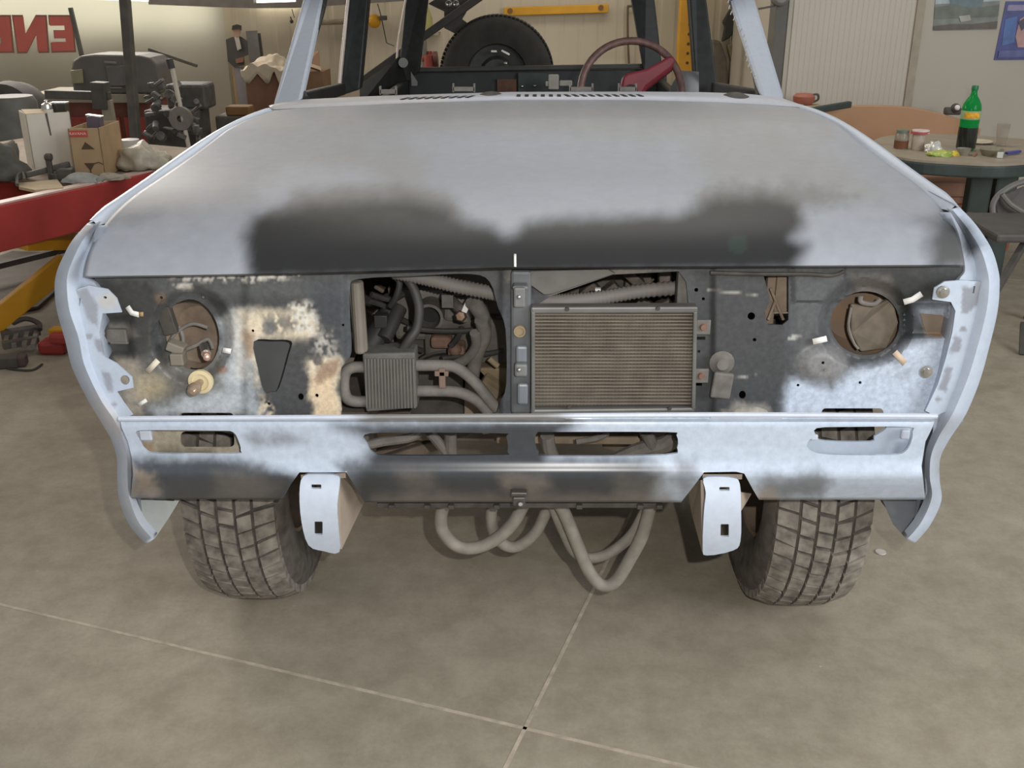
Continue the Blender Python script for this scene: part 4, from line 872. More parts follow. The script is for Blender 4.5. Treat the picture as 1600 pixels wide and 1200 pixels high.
for sx in (-1, 1):
    mb = MB().cyl((sx * 0.60, 2.53, 0.385), (sx * 0.50, 2.53, 0.385), 0.06, 18).box((sx * 0.54, 2.5, 0.40), (0.06, 0.10, 0.24)).bar((sx * 0.56, 2.42, 0.33), (sx * 0.2, 2.42, 0.46), 0.03).box((sx * 0.50, 2.40, 0.50), (0.07, 0.10, 0.06)).cyl((sx * 0.49, 2.36, 0.47), (sx * 0.56, 2.36, 0.47), 0.035, 14)
    mb.bar((sx * 0.55, 2.55, 0.3), (sx * 0.1, 2.6, 0.45), 0.05)
    mb.build('steering_knuckle', mat('mud_metal', S(112, 100, 88), 0.8, var=0.3), FRM, smooth=False, bevel=0.006)
for sx in (-1, 1): wheel((sx * 0.75, 5.25, 0.385))
mb = MB().cyl((-0.7, 5.25, 0.385), (0.7, 5.25, 0.385), 0.05, 16).ball((0, 5.25, 0.385), 0.14, 16); mb.build('rear_axle', M_darkmet, FRM)

# ---------------------------------------------------------------- cab: pillars, sides, tailgate
def pillar(name, q0, q1, Y0, Y1, m, depth=0.07, ext=1.0, colors=None, bevel=0.008, ztop=1.80):
    """sheet pillar between two pixel spans (left,right) at the sill and at the frame's top, carried on up to the roof"""
    a, b = P(*q0[0], Y=Y0), P(*q0[1], Y=Y0); c, d = P(*q1[0], Y=Y1), P(*q1[1], Y=Y1)
    kc = (ztop - a.z) / (c.z - a.z); kd = (ztop - b.z) / (d.z - b.z)
    c2, d2 = a.lerp(c, kc), b.lerp(d, kd)
    mb = MB().quadprism([a, b, d2, c2], (0, depth, 0))
    return mb.build(name, m, TRUCK, smooth=False, bevel=bevel, colors=flat(len(mb.v), colors) if colors is not None else None)
pl1 = pillar('windscreen_pillar', ((424, 168), (472, 157)), ((472, 0), (506, 0)), 3.40, 3.86, M_prim, 0.05, colors=S(156, 163, 173), bevel=0.014)
pr1 = pillar('windscreen_pillar', ((1190, 154), (1228, 157)), ((1140, 0), (1181, 0)), 3.40, 3.86, M_prim, 0.05, colors=S(162, 169, 180), bevel=0.014)
M_seal = mat('torn_seal', S(44, 44, 42), 0.6, var=0.4, scale=70)
for par, q in ((pl1, [(478, 154), (472, 130), (488, 70), (503, 20), (509, -10)]), (pr1, [(1186, 150), (1180, 118), (1164, 60), (1147, 15), (1139, -10)])):
    MB().tube([P(x, y, Y=3.42 + 0.46 * (158 - y) / 158) for x, y in q], 0.010, 8).build('window_seal', M_seal, par)
for par, q in ((pr1, [(1178, 116), (1166, 74), (1152, 34), (1144, 8)]),):
    mb = MB()
    for i in range(14):
        t = i / 13; x = 1182 - 40 * t - 4 * math.sin(t * 9); y = 120 - 118 * t
        mb.box(P(x - 2, y, Y=3.44 + 0.3 * t), (0.003, 0.003, 0.012), Matrix.Rotation(0.3, 3, 'Y'))
    mb.build('glue_trace', mat('glue_crumbs', S(160, 156, 148), 0.5, var=0.3), par, smooth=False)
dpl = pillar('door_pillar', ((531, 150), (562, 140)), ((545, 0), (575, 0)), 4.75, 4.85, M_blackp, 0.09)
pillar('door_pillar', ((1088, 152), (1122, 140)), ((1077, 0), (1104, 0)), 4.75, 4.85, M_blackp, 0.09)
rpl = pillar('rear_pillar', ((619, 150), (655, 110)), ((634, 0), (668, 0)), 6.75, 6.85, M_blackp, 0.08)
pillar('rear_pillar', ((1006, 110), (1040, 150)), ((987, 0), (1023, 0)), 6.75, 6.85, M_blackp, 0.08)
for par, q in ((dpl, [(529, 148, 4.745), (534, 90, 4.79), (544, 0, 4.845)]), (rpl, [(620, 95, 6.77), (623, 60, 6.80), (634, 0, 6.845)])): MB().tube([P(x, y, Y=Y_) for x, y, Y_ in q], 0.007, 8).build('painted_edge_light', mat('painted_edge_light', S(214, 200, 188), 0.4), par)  # window light along the pillar flanges put into a pale colour
mb = MB().box((0, 5.4, 1.80), (1.62, 3.1, 0.04)); mb.build('roof_panel', M_blackp, TRUCK, smooth=False, bevel=0.015)
for sx in (-1, 1): MB().box((sx * 0.815, 5.1, 0.72), (0.05, 3.4, 0.50)).build('body_side', M_blackp, TRUCK, smooth=False, bevel=0.01)
mb = MB().box((0, 5.1, 0.55), (1.6, 3.6, 0.04)); mb.build('cab_floor', M_blackp, TRUCK, smooth=False)
# sloping sill lines seen through the windscreen
for q0, q1 in (((468, 157), (534, 139)), ((1190, 153), (1116, 138))): MB().bar(P(*q0, Y=3.5), P(*q1, Y=4.7), 0.035, 0.05).build('door_sill', M_blackp, TRUCK, smooth=False, bevel=0.006)
MB().quadprism([P(1062, 110, Y=4.7), P(1092, 112, Y=4.7), P(1092, 150, Y=4.7), P(1042, 150, Y=4.7), P(1052, 128, Y=4.7)], (0, 0.004, -0.02)).build('reflection_plate', mat('reflection_metal', S(210, 212, 214), 0.12, 0.9, var=0.1), TRUCK, smooth=False)  # added shiny plate in place of bright window reflections
TG = MB().quadprism([P(612, 112, Y=6.85), P(1042, 107, Y=6.85), P(1042, 190, Y=6.85), P(612, 190, Y=6.85)], (0, 0.06, 0)).build('tailgate', mat('dark_green_black', S(56, 59, 57), 0.6, var=0.3, scale=9), TRUCK, smooth=False, bevel=0.008)
MB().bar(P(650, 109, Y=6.83), P(1012, 103, Y=6.83), 0.05, 0.028).build('top_rail', mat('rail_dark', S(66, 66, 62), 0.55, var=0.2), TG, smooth=False, bevel=0.006)
MB().box(P(792, 135, Y=6.83), (PX(30, 6.8, .9), 0.01, PX(22, 6.8, .9))).build('rust_patch', mat('rust_dark', S(104, 76, 60), 0.8, var=0.3), TG, smooth=False)
MB().box(P(833, 128, Y=6.82), (PX(46, 6.8, .9), 0.02, PX(28, 6.8, .9))).build('latch_plate', mat('plate_green', S(58, 70, 66), 0.5, var=0.25), TG, smooth=False)
for x, y in ((816, 135), (836, 134)): MB().ball(P(x, y, Y=6.8), 0.011, 10).build('bolt', M_chrome, TG)
MB().box(P(865, 128, Y=6.6), (PX(16, 6.6, .9), 0.05, PX(22, 6.6, .9))).box(P(884, 130, Y=6.6), (PX(20, 6.6, .9), 0.04, PX(8, 6.6, .9))).box(P(855, 131, Y=6.6), (0.02, 0.03, 0.03)).build('white_latch', mat('off_white_plastic', S(176, 172, 160), 0.5), TG, smooth=False, bevel=0.006)
MB().cyl(P(630, 98, Y=6.7), P(630, 98, Y=6.65), 0.03, 16).quadprism([P(642, 112, Y=6.75), P(652, 128, Y=6.75), P(652, 134, Y=6.75), P(643, 134, Y=6.75)], (0, 0.03, 0)).build('light_bracket', mat('grey_bracket', S(140, 140, 136), 0.5), TG, smooth=False)
# inner sheet at the left rear and the brace
MB().quadprism([P(562, 132, Y=6.2), P(624, 88, Y=6.7), P(640, 150, Y=6.7), P(640, 175, Y=6.5), P(562, 165, Y=6.0)], (0, 0.04, 0)).build('rear_inner_panel', M_blackp, TRUCK, smooth=False)
BR = MB().bar(P(560, 131, Y=6.95), P(624, 85, Y=7.0), 0.05, 0.03, up=(0, 1, 0)).bar(P(656, 61, Y=7.0), P(752, -6, Y=7.05), 0.05, 0.04, up=(0, 1, 0)).bar(P(620, 88, Y=7.0), P(660, 58, Y=7.0), 0.05, 0.03, up=(0, 1, 0)).build('tyre_carrier', mat('carrier_dark', S(70, 66, 60), 0.6, var=0.25), TRUCK, smooth=False, bevel=0.006)
MB().quadprism([P(669, 6, Y=7.08), P(690, -8, Y=7.08), P(742, -8, Y=7.08), P(728, 20, Y=7.08), P(722, 30, Y=7.08), P(738, 42, Y=7.08), P(718, 56, Y=7.08), P(694, 44, Y=7.08), P(694, 18, Y=7.08)], (0, 0.02, 0)).build('carrier_plate', mat('carrier_dark', S(70, 66, 60), 0.6), BR, smooth=False)
for x in (701, 712): MB().lathe([(0.0, 0.0), (0.014, 0.004), (0.021, 0.0), (0.024, -0.02)], P(x, 6.5, Y=6.98), (0, -1, 0), 16).build('round_lamp', M_chrome, BR, angle=30)
# spare wheel on the back
c = P(777, 116, Y=7.12)
mb = MB().lathe([(0.2, -0.08), (0.24, -0.10), (0.32, -0.105), (0.36, -0.09), (0.375, -0.06), (0.378, 0), (0.375, 0.06), (0.36, 0.09), (0.32, 0.105), (0.2, 0.08)], c, (0, 1, 0), 72); 
SP = mb.build('spare_wheel', mat('spare_rubber', S(70, 67, 62), 0.85, var=0.15, scale=12, spec=0.2), TRUCK, angle=50)
mb = MB()
for i in range(84):
    a = 2 * math.pi * i / 84; M3 = Matrix.Rotation(-a, 3, 'Y')
    mb.box(c + M3 @ Vector((0, 0, 0.376)), (0.02, 0.17, 0.006), M3)
mb.build('tread', mat('spare_rubber', S(62, 60, 56), 0.8), SP, smooth=False)
MB().lathe([(0.2, -0.075), (0.19, -0.04), (0.12, -0.03), (0.10, -0.06), (0.0, -0.06)], c, (0, 1, 0), 48).build('rim', mat('rim_dark', S(74, 74, 72), 0.5, 0.3, var=0.2), SP, angle=30)
MB().box(P(772, 80, Y=7.0), (PX(9, 7), 0.01, 0.012)).box(P(790, 82, Y=7.0), (PX(14, 7), 0.01, 0.012), Matrix.Rotation(0.45, 3, 'Y')).ball(P(790, 99, Y=7.0), 0.016, 10).build('wheel_nut', M_chrome, SP)

# ---------------------------------------------------------------- steering wheel
M_mar = mat('maroon_vinyl', S(124, 46, 56), 0.45, var=0.15); M_wrn = mat('worn_rim', S(96, 70, 64), 0.5, var=0.35, scale=40)
c = P(986, 142, Y=3.86); ax = Vector((0, -0.92, 0.38)).normalized(); x = Vector((1, 0, 0)); y = ax.cross(x) * -1
if y.z < 0: y = -y
rad = PX(78, 3.86, 1.15)
ring = [c + x * rad * math.cos(a) + y * rad * 1.0 * math.sin(a) for a in [2 * math.pi * k / 48 for k in range(49)]]
mb = MB().tube(ring, 0.0135, 12, 0, caps=False); SW = mb.build('steering_wheel', M_wrn, TRUCK)
q = lambda a, b: P(a, b, Y=3.88)
MB().quadprism([q(968, 148), q(972, 119), q(980, 113), q(1010, 106), q(1036, 92), q(1048, 84), q(1058, 92), q(1052, 106), q(1034, 120), q(1012, 136), q(1004, 150)], (0, 0.045, -0.02)).build('spoke_pad', M_mar, SW, bevel=0.012)
MB().cyl(c, c - ax * 0.35, 0.025, 14).build('steering_column', M_blackp, SW)
M_card = mat('carton_board', S(164, 138, 104), 0.8, var=0.08); M_white = mat('white_board', S(206, 200, 186), 0.7, var=0.05)
M_red = mat('red_enamel', S(170, 62, 58), 0.5, var=0.15, scale=5); M_yel = mat('yellow_enamel', S(206, 150, 24), 0.5, var=0.12, scale=5)
M_steel = mat('grey_steel', S(120, 116, 108), 0.5, var=0.15); M_drk = mat('dark_iron', S(78, 75, 69), 0.6, var=0.25, scale=12)
M_cloth = mat('grey_rag', S(160, 152, 136), 0.9, var=0.2, scale=30)
M_plast = mat('dark_green_plastic', S(56, 66, 62), 0.5, var=0.2, scale=8)

# ------------------------------------------------ vehicle lift on the left
a, b_ = P(-70, 372, Z=0.60), P(345, 272, Z=0.60)
d = (b_ - a).normalized(); n = Vector((-d.y, d.x, 0))
LIFT = empty('vehicle_lift', (a.x, a.y, 0), 'low red vehicle lift with yellow scissor legs, under the cartons at the left edge', 'vehicle lift')
MB().bar(a - d * 1.2, b_ + d * 0.3, 0.07, 0.19).build('side_beam', M_red, LIFT, smooth=False, bevel=0.006)
MB().bar(a - d * 1.2 + Vector((0, 0, 0.10)), b_ + d * 0.3 + Vector((0, 0, 0.10)), 0.055, 0.008).build('bright_edge', mat('pale_beam_edge', S(206, 180, 168), 0.4), LIFT, smooth=False)  # pale strip along the top of the beam
MB().bar(a + n * 0.62 - d * 0.4, b_ + n * 0.62 + d * 0.1, 0.07, 0.15).build('side_beam', M_red, LIFT, smooth=False, bevel=0.006)
mid = a.lerp(b_, 0.75) + n * 0.5
MB().bar(a.lerp(b_, 0.42) + n * 0.33 + Vector((0, 0, 0.085)), b_ + n * 0.33 + d * 0.15 + Vector((0, 0, 0.085)), 0.62, 0.02).build('deck_plate', mat('pale_deck', S(132, 118, 100), 0.8, var=0.2, scale=6), LIFT, smooth=False)
MB().bar(a.lerp(b_, 0.36) + n * 1.06 + Vector((0, 0, 0.085)), b_ + n * 1.06 + d * 0.15 + Vector((0, 0, 0.085)), 0.84, 0.02).build('deck_plate', mat('pale_deck', S(150, 136, 116), 0.8), LIFT, smooth=False)
MB().bar(P(20, 378, Z=0.40), P(150, 376, Z=0.32), 0.26, 0.05).build('scissor_leg', M_yel, LIFT, smooth=False, bevel=0.004)
MB().bar(P(105, 410, Z=0.34), P(-30, 520, Z=0.08), 0.05, 0.10).build('scissor_leg', M_yel, LIFT, smooth=False, bevel=0.004)
MB().bar(P(-20, 420, Z=0.12), P(110, 388, Z=0.12), 0.03, 0.03).build('tie_rod', M_drk, LIFT, smooth=False)
MB().quadprism([P(-60, 505, Z=0.01), P(60, 482, Z=0.01), P(150, 400, Z=0.01), P(20, 395, Z=0.01), P(-80, 430, Z=0.01)], (0, 0, 0.012)).build('floor_shade_sheet', mat('painted_floor_shade', S(92, 86, 76), 0.7, var=0.2), LIFT, smooth=False)  # dark sheet added for the shade on the floor beneath the lift
mb = MB().box(P(86, 540, Z=0.03), (0.12, 0.10, 0.06)).box(P(98, 527, Z=0.08), (0.10, 0.08, 0.05)); mb.build('foot', M_red, LIFT, smooth=False, bevel=0.015)
MB().box(P(92, 517, Z=0.10), (0.07, 0.06, 0.03)).build('foot_pad', M_yel, LIFT, smooth=False, bevel=0.005)
zt = 0.60 + 0.085 + 0.011
def top(x, y): return P(x, y, Z=zt)

# ------------------------------------------------ things lying on the lift
def box_thing(name, label, cat, corners_px, h, m, Zb, depth, yaw=0.0):
    """an upright carton whose front bottom edge runs between two pixels on the surface"""
    l, r = P(*corners_px[0], Z=Zb), P(*corners_px[1], Z=Zb); c = (l + r) / 2
    e = empty(name, c, label, cat); x = (r - l).normalized(); y = Vector((-x.y, x.x, 0)); w_ = (r - l).length
    return e, l, r, x, y, w_
e, l, r, x, y, w_ = box_thing('white_carton', 'tall plain white carton with a slit, left of the brown carton on the lift', 'carton', ((55, 270), (122, 264)), 0.3, M_white, zt, 0.2)
h = 0.275; ws = [l, r, r + y * 0.2, l + y * 0.2]
for k, (i, j) in enumerate(((0, 1), (1, 2), (2, 3), (3, 0))):
    MB().quadprism([ws[i], ws[j], ws[j] + Vector((0, 0, h)), ws[i] + Vector((0, 0, h))], ((ws[(j + 1) % 4] - ws[j]).normalized() * 0.004)).build('side_panel', M_white, e, smooth=False)
MB().quadprism(ws, (0, 0, 0.004)).build('bottom_panel', M_white, e, smooth=False)
MB().quadprism([l.lerp(r, 0.48) + Vector((0, 0, h * 0.62)) - y * 0.002, l.lerp(r, 0.51) + Vector((0, 0, h * 0.62)) - y * 0.002, l.lerp(r, 0.49) + Vector((0, 0, h)) - y * 0.002, l.lerp(r, 0.44) + Vector((0, 0, h)) - y * 0.002], -y * 0.001).build('slit', M_drk, e, smooth=False)
MB().quadprism([l + Vector((0, 0, h)), l + (r - l) * 0.5 + Vector((0, 0, h)), l + (r - l) * 0.46 + y * 0.08 + Vector((0, 0, h + 0.01)), l + y * 0.1 + Vector((0, 0, h + 0.012))], (0, 0, 0.003)).build('flap', mat('inside_board', S(190, 172, 140), 0.8), e, smooth=False)
top_w = ws[0].z + h
base = (l.lerp(r, 0.56) + y * 0.06); base.z = top_w - 0.05
# cans and small pack standing in the white carton
e2 = empty('spray_can', Vector((base.x, base.y, zt + 0.004)), 'white spray can sticking out of the white carton', 'can')
MB().lathe([(0.0, 0.0), (0.026, 0.0), (0.026, 0.285), (0.022, 0.295), (0.0, 0.297)], (base.x, base.y, zt + 0.004), seg=24).build('can_body', M_white, e2)
MB().lathe([(0.0, 0.325), (0.008, 0.32), (0.010, 0.31), (0.024, 0.302), (0.027, 0.285), (0.027, 0.28)], (base.x, base.y, zt + 0.008), seg=24).build('can_cap', M_chrome, e2)
p = l.lerp(r, 0.87) + y * 0.07
o = MB().box((p.x, p.y, zt + 0.157), (0.075, 0.04, 0.306)).build('dark_tin', mat('dark_tin', S(58, 54, 44), 0.4), smooth=False, bevel=0.004); tag(o, 'dark flat tin with shiny lid beside the spray can in the white carton', 'tin')
MB().box((p.x, p.y, zt + 0.313), (0.077, 0.042, 0.007)).build('lid', M_chrome, o, smooth=False)
# brown carton
l, r = P(118, 278, Z=zt), P(165, 277, Z=zt); r2 = P(196, 262, Z=zt); h = 0.228
e = empty('brown_carton', (l + r) / 2, 'brown cardboard carton with red label and triangle marks, right of the white carton', 'carton')
n2_ = (r2 - r); ws = [l, r, r + n2_, l + n2_]
for i, j in ((0, 1), (1, 2), (2, 3), (3, 0)):
    MB().quadprism([ws[i], ws[j], ws[j] + Vector((0, 0, h)), ws[i] + Vector((0, 0, h))], ((ws[(j + 1) % 4] - ws[j]).normalized() * 0.004)).build('side_panel', M_card, e, smooth=False)
MB().quadprism(ws, (0, 0, 0.004)).build('bottom_panel', M_card, e, smooth=False)
x = (r - l); nn = Vector((x.y, -x.x, 0)).normalized()
def onf(u, v, off=0.0015): return l + x * u + Vector((0, 0, h * v)) + nn * off
MB().quadprism([onf(0.03, 0.83), onf(0.62, 0.83), onf(0.62, 0.96), onf(0.03, 0.96)], nn * 0.0008).build('red_label', mat('red_label', S(178, 70, 62), 0.6), e, smooth=False)
vs_, fs = lettering('RAVANA', 0.02, 0.0004); xd = x.normalized(); mb = MB()
mb.add([onf(0.30, 0.895, 0.003) + xd * v.x * 0.95 + Vector((0, 0, v.y * 0.9)) + nn * v.z for v in vs_], fs); mb.build('label_letters', mat('label_white', S(226, 190, 176), 0.6), e, smooth=False)
mb = MB().quadprism([onf(0.34, 0.58), onf(0.78, 0.58), onf(0.50, 0.73)], nn * 0.0008)
mb.quadprism([onf(0.36, 0.30), onf(0.72, 0.30), onf(0.54, 0.14)], nn * 0.0008).quadprism([onf(0.52, 0.16), onf(0.56, 0.16), onf(0.56, 0.03), onf(0.52, 0.03)], nn * 0.0008)
mb.tube([onf(0.70, 0.285, 0.002), onf(0.85, 0.31, 0.002), onf(0.98, 0.27, 0.002)], 0.002, 6); mb.build('printed_marks', mat('print_brown', S(78, 60, 40), 0.7), e, smooth=False)
t_ = (l + r2) / 2 + Vector((0.0, 0.01, 0))
o = MB().box((t_.x, t_.y, zt + 0.004 + 0.13), (0.07, 0.035, 0.26), Matrix.Rotation(0.03, 3, 'Y')).build('flat_tin', mat('violet_tin', S(92, 82, 92), 0.4), smooth=False, bevel=0.003); tag(o, 'small dark tin leaning out of the open brown carton', 'tin')
MB().box((t_.x + 0.004, t_.y, zt + 0.004 + 0.264), (0.072, 0.037, 0.006), Matrix.Rotation(0.12, 3, 'Y')).build('lid', M_chrome, o, smooth=False)
def lump(name, label, cat, c, size, m, seed=0, rough=0.35):
    mb = MB().ball((0, 0, 0), 1.0, 28); out = []
    for v in mb.v:
        k = 1 + rough * noise.fractal(v * 1.7 + Vector((seed, 0, 0)), 1.0, 2.0, 4); q = Vector((v.x * size[0] * k, v.y * size[1] * k, max(v.z, -0.25) * size[2] * k)); out.append(Vector(c) + q + Vector((0, 0, size[2] * 0.25)))
    mb.v = out; o = mb.build(name, m, angle=180); tag(o, label, cat); return o
lump('crumpled_bag', 'crumpled translucent grey bag right of the brown carton', 'bag', top(226, 266) + Vector((0, 0, 0.012)), (0.125, 0.08, 0.085), mat('thin_plastic', S(176, 168, 150), 0.4, var=0.15, scale=20), 1, 0.45)
lump('shop_rag', 'pale blue-grey rag in front of the brown carton', 'rag', top(128, 286) + Vector((0, 0, 0.006)), (0.08, 0.05, 0.03), mat('bluish_rag', S(156, 158, 152), 0.9, var=0.2), 4)
lump('shop_rag', 'dull grey rag spread in front of the crumpled bag', 'rag', top(176, 281) + Vector((0, 0, 0.006)), (0.075, 0.05, 0.02), M_cloth, 9)
lump('dark_cover', 'dark grey-green cloth heap at the left photo edge beside the white carton', 'cloth', top(4, 281) + Vector((0, 0, 0.008)), (0.12, 0.10, 0.13), mat('dark_cloth', S(84, 84, 76), 0.9, var=0.3), 12)
mb = MB().bar(top(42, 284) + Vector((0, 0, 0.03)), top(112, 276) + Vector((0, 0, 0.06)), 0.025).box(top(81, 281) + Vector((0, 0, 0.05)), (0.025, 0.02, 0.10)).cyl(top(80, 281) + Vector((-0.01, 0, 0.105)), top(80, 281) + Vector((0.02, 0, 0.105)), 0.018, 12).box(top(105, 282) + Vector((0, 0, 0.03)), (0.07, 0.05, 0.05)).bar(top(85, 284) + Vector((0, 0, 0.02)), top(118, 274) + Vector((0, 0, 0.03)), 0.03)
o = mb.build('spray_gun', M_drk, smooth=False, bevel=0.005); tag(o, 'dark metal spray gun lying in front of the white carton', 'tool')
mb = MB().quadprism([top(30, 290), top(90, 284), top(100, 297), top(55, 301), top(30, 296)], (0, 0, 0.012)); o = mb.build('cardboard_piece', mat('tan_board', S(186, 168, 136), 0.8, var=0.1), smooth=False); tag(o, 'tan scrap of cardboard at the edge of the lift deck', 'cardboard')
o = MB().tube([top(28, 296) + Vector((0, 0, 0.02)), top(30, 290) + Vector((0, 0, 0.045)), top(38, 288) + Vector((0, 0, 0.05)), top(40, 292) + Vector((0, 0, 0.03))], 0.008, 8).build('black_clamp', M_drk); tag(o, 'small black clamp on the left end of the tan cardboard scrap', 'clamp')

# ------------------------------------------------ banner with mirrored letters
YB = 8.86
def banner_pt(px, py): return P(px, py, Y=YB)
tr, br_ = banner_pt(347, 8), banner_pt(366, 186); xl = banner_pt(-160, 0).x
rows = []
for k in range(13):
    t = k / 12; row = []
    for j in range(41):
        s = j / 40; xr = tr.x + (br_.x - tr.x) * t; zt_ = tr.z + (P(0, -4, Y=YB).z - tr.z) * (1 - s) + 0.02 * math.sin(s * 3)
        xx = xl + (xr - xl) * s; zz = zt_ + (0.32 - zt_) * t
        row.append(Vector((xx, YB + 0.014 * math.sin(s * 22) * (0.3 + t) + 0.01 * math.sin(s * 9 + t * 4), zz)))
    rows.append(row)
m = bpy.data.materials.new('banner_sheet'); m.use_nodes = True; nt = m.node_tree; bs = nt.nodes['Principled BSDF']
bs.inputs['Base Color'].default_value = (*S(172, 167, 156), 1); bs.inputs['Roughness'].default_value = 0.5
tl = nt.nodes.new('ShaderNodeBsdfTranslucent'); tl.inputs['Color'].default_value = (*S(232, 228, 208), 1)
ms = nt.nodes.new('ShaderNodeMixShader'); ms.inputs[0].default_value = 0.24
nt.links.new(bs.outputs[0], ms.inputs[1]); nt.links.new(tl.outputs[0], ms.inputs[2]); nt.links.new(ms.outputs[0], nt.nodes['Material Output'].inputs['Surface'])
e = empty('banner', ((xl + tr.x) / 2, YB, 0.3), 'large translucent white banner with mirrored red letters, hanging on the left', 'banner')
MB().grid(rows).build('sheet', m, e)
M_let = mat('banner_red', S(204, 108, 98), 0.5, var=0.1, scale=4); M_sh = mat('letter_outline', S(150, 112, 98), 0.5)
glyphs = {'E': [[(0, 0), (1, 0), (1, .27), (.36, .27), (.36, .38), (.84, .38), (.84, .60), (.36, .60), (.36, .74), (1, .74), (1, 1), (0, 1)]],
          'N': [[(0, 0), (.34, 0), (.34, .50), (.70, 0), (1, 0), (1, 1), (.68, 1), (.68, .50), (.32, 1), (0, 1)]],
          'B': [[(0, 0), (.62, 0), (.86, .06), (.98, .2), (.98, .36), (.84, .5), (.96, .62), (.96, .80), (.84, .94), (.62, 1), (0, 1)]]}
# letters are seen from the back of the sheet, so they read mirrored
spans = (('E', (77, 26), (112, 26), (82, 80), (117, 79)), ('N', (21, 26), (71, 26), (29, 81), (75, 80)), ('B', (-34, 26), (15, 26), (-28, 81), (20, 80)))
for ch, tl_, tr_, bl_, br2 in spans:
    A, B_, C_, D_ = [Vector((P(q[0], q[1], Y=YB - 0.03))) for q in (tl_, tr_, bl_, br2)]
    for grow, mm, off, nm in ((0.05, M_sh, 0.0, 'letter_outline'), (0.0, M_let, -0.004, 'letter')):
        poly = []
        for u, v in glyphs[ch][0]:
            u2 = 1 - u; u2 = 0.5 + (u2 - 0.5) * (1 + grow * 2); v2 = 0.5 + (v - 0.5) * (1 + grow * 2)
            p = C_.lerp(D_, u2).lerp(A.lerp(B_, u2), v2); p.y += off; poly.append(p)
        vv, ee, ff, *_ = delaunay_2d_cdt([Vector((p.x, p.z)) for p in poly], [(i, (i + 1) % len(poly)) for i in range(len(poly))], [], 1, 1e-5)
        cen = np.array([sum((vv[i] for i in f), Vector((0, 0))) / len(f) for f in ff]); k = sdf(cen, [(p.x, p.z) for p in poly]) < 0
        mb = MB().add([(v.x, poly[0].y, v.y) for v in vv], [tuple(f) for f, o in zip(ff, k) if o]); mb.build(nm, mm, e, smooth=False)
    if ch == 'B':
        for v0, v1 in ((0.22, 0.4), (0.62, 0.8)):
            q = [C_.lerp(D_, u).lerp(A.lerp(B_, u), v) for u, v in ((0.34, v0), (0.66, v0), (0.66, v1), (0.34, v1))]
            MB().add([p + Vector((0, -0.006, 0)) for p in q], [(0, 1, 2, 3)]).build('letter_opening', mat('banner_white', S(172, 167, 156), 0.5), e, smooth=False)

# ------------------------------------------------ machines and cabinets in front of the banner
Yp = 6.2
o = MB().bar(P(193, -30, Y=Yp), Vector((P(222, 250, Y=Yp).x - 0.06, Yp, 0.0)), 0.052, 0.06, up=(0, 1, 0)).build('hoist_post', M_drk, smooth=False, bevel=0.005); tag(o, 'tall dark steel post standing before the banner, left of the red doors', 'post')
YCB = 7.3
ztop_ = P(180, 146, Y=YCB).z
e = empty('tool_cabinet', (P(165, 200, Y=YCB).x, YCB, 0), 'long red tool cabinet with pale worktop under the black case', 'cabinet')
x0, x1 = P(60, 180, Y=YCB).x, P(232, 180, Y=YCB).x
MB().box(((x0 + x1) / 2, YCB + 0.22, (ztop_ - 0.06) / 2 ), (x1 - x0, 0.4, ztop_ - 0.06)).build('body', mat('dark_red_steel', S(116, 66, 56), 0.5, var=0.15), e, smooth=False)
MB().box(((x0 + x1) / 2, YCB + 0.2, ztop_ - 0.03), (x1 - x0 + 0.04, 0.48, 0.06)).build('worktop', mat('pale_worktop', S(140, 134, 118), 0.6, var=0.1), e, smooth=False, bevel=0.005)
for k in range(4):
    w_ = (x1 - x0) / 4; xx = x0 + w_ * (k + 0.5)
    dr = MB().box((xx, YCB + 0.012, (ztop_ - 0.12) / 2), (w_ - 0.03, 0.02, ztop_ - 0.20)).build('door', mat('red_doors', S(150, 66, 58), 0.5, var=0.12), e, smooth=False, bevel=0.004)
    MB().ball((xx + w_ * 0.35, YCB - 0.01, ztop_ - 0.26), 0.016, 10).build('knob', M_chrome, dr)
xa, xb = P(104, 120, Y=7.2).x, P(243, 120, Y=7.2).x; zb = ztop_ + 0.002; hh = P(170, 86, Y=7.2).z - zb
e = empty('machine_case', ((xa + xb) / 2, 7.42, zb), 'black domed machine case with a small window, on the red cabinet', 'machine')
prof = [(-0.5, 0), (-0.5, 0.55), (-0.46, 0.82), (-0.36, 0.96), (-0.2, 1.0), (0.3, 0.98), (0.42, 0.92), (0.49, 0.75), (0.5, 0.4), (0.5, 0)]
MB().quadprism([Vector(((xa + xb) / 2 + u * (xb - xa), 7.27, zb + v * hh)) for u, v in prof], (0, 0.3, 0)).build('case', mat('charcoal_case', S(92, 90, 85), 0.6, var=0.15, scale=6), e, smooth=False, bevel=0.012)
MB().quadprism([P(110, 110, Y=7.25), P(128, 108, Y=7.25), P(130, 130, Y=7.25), P(112, 131, Y=7.25)], (0, 0.015, 0)).build('window', mat('olive_glass', S(140, 138, 112), 0.2), e, smooth=False, bevel=0.004)
MB().quadprism([P(165, 104, Y=7.25), P(196, 102, Y=7.25), P(202, 134, Y=7.25), P(170, 135, Y=7.25)], (0, 0.015, 0)).build('front_panel', mat('case_panel', S(96, 92, 90), 0.5), e, smooth=False, bevel=0.004)
for q0, q1, w__ in (((163, 97), (182, 98), 0.012), ((170, 137), (190, 137), 0.008)): MB().bar(P(*q0, Y=7.25), P(*q1, Y=7.25), w__).build('handle', M_steel, e, smooth=False)
Ye = 6.5
e = empty('work_stand', (P(165, 200, Y=Ye).x, Ye, 0), 'dark stand with level arm and pale upright, left of the tall dark post', 'stand')
pz = P(170, 170, Y=Ye)
MB().bar(P(72, 147, Y=Ye), P(172, 150, Y=Ye), 0.05, 0.05).build('arm', M_drk, e, smooth=False, bevel=0.005)
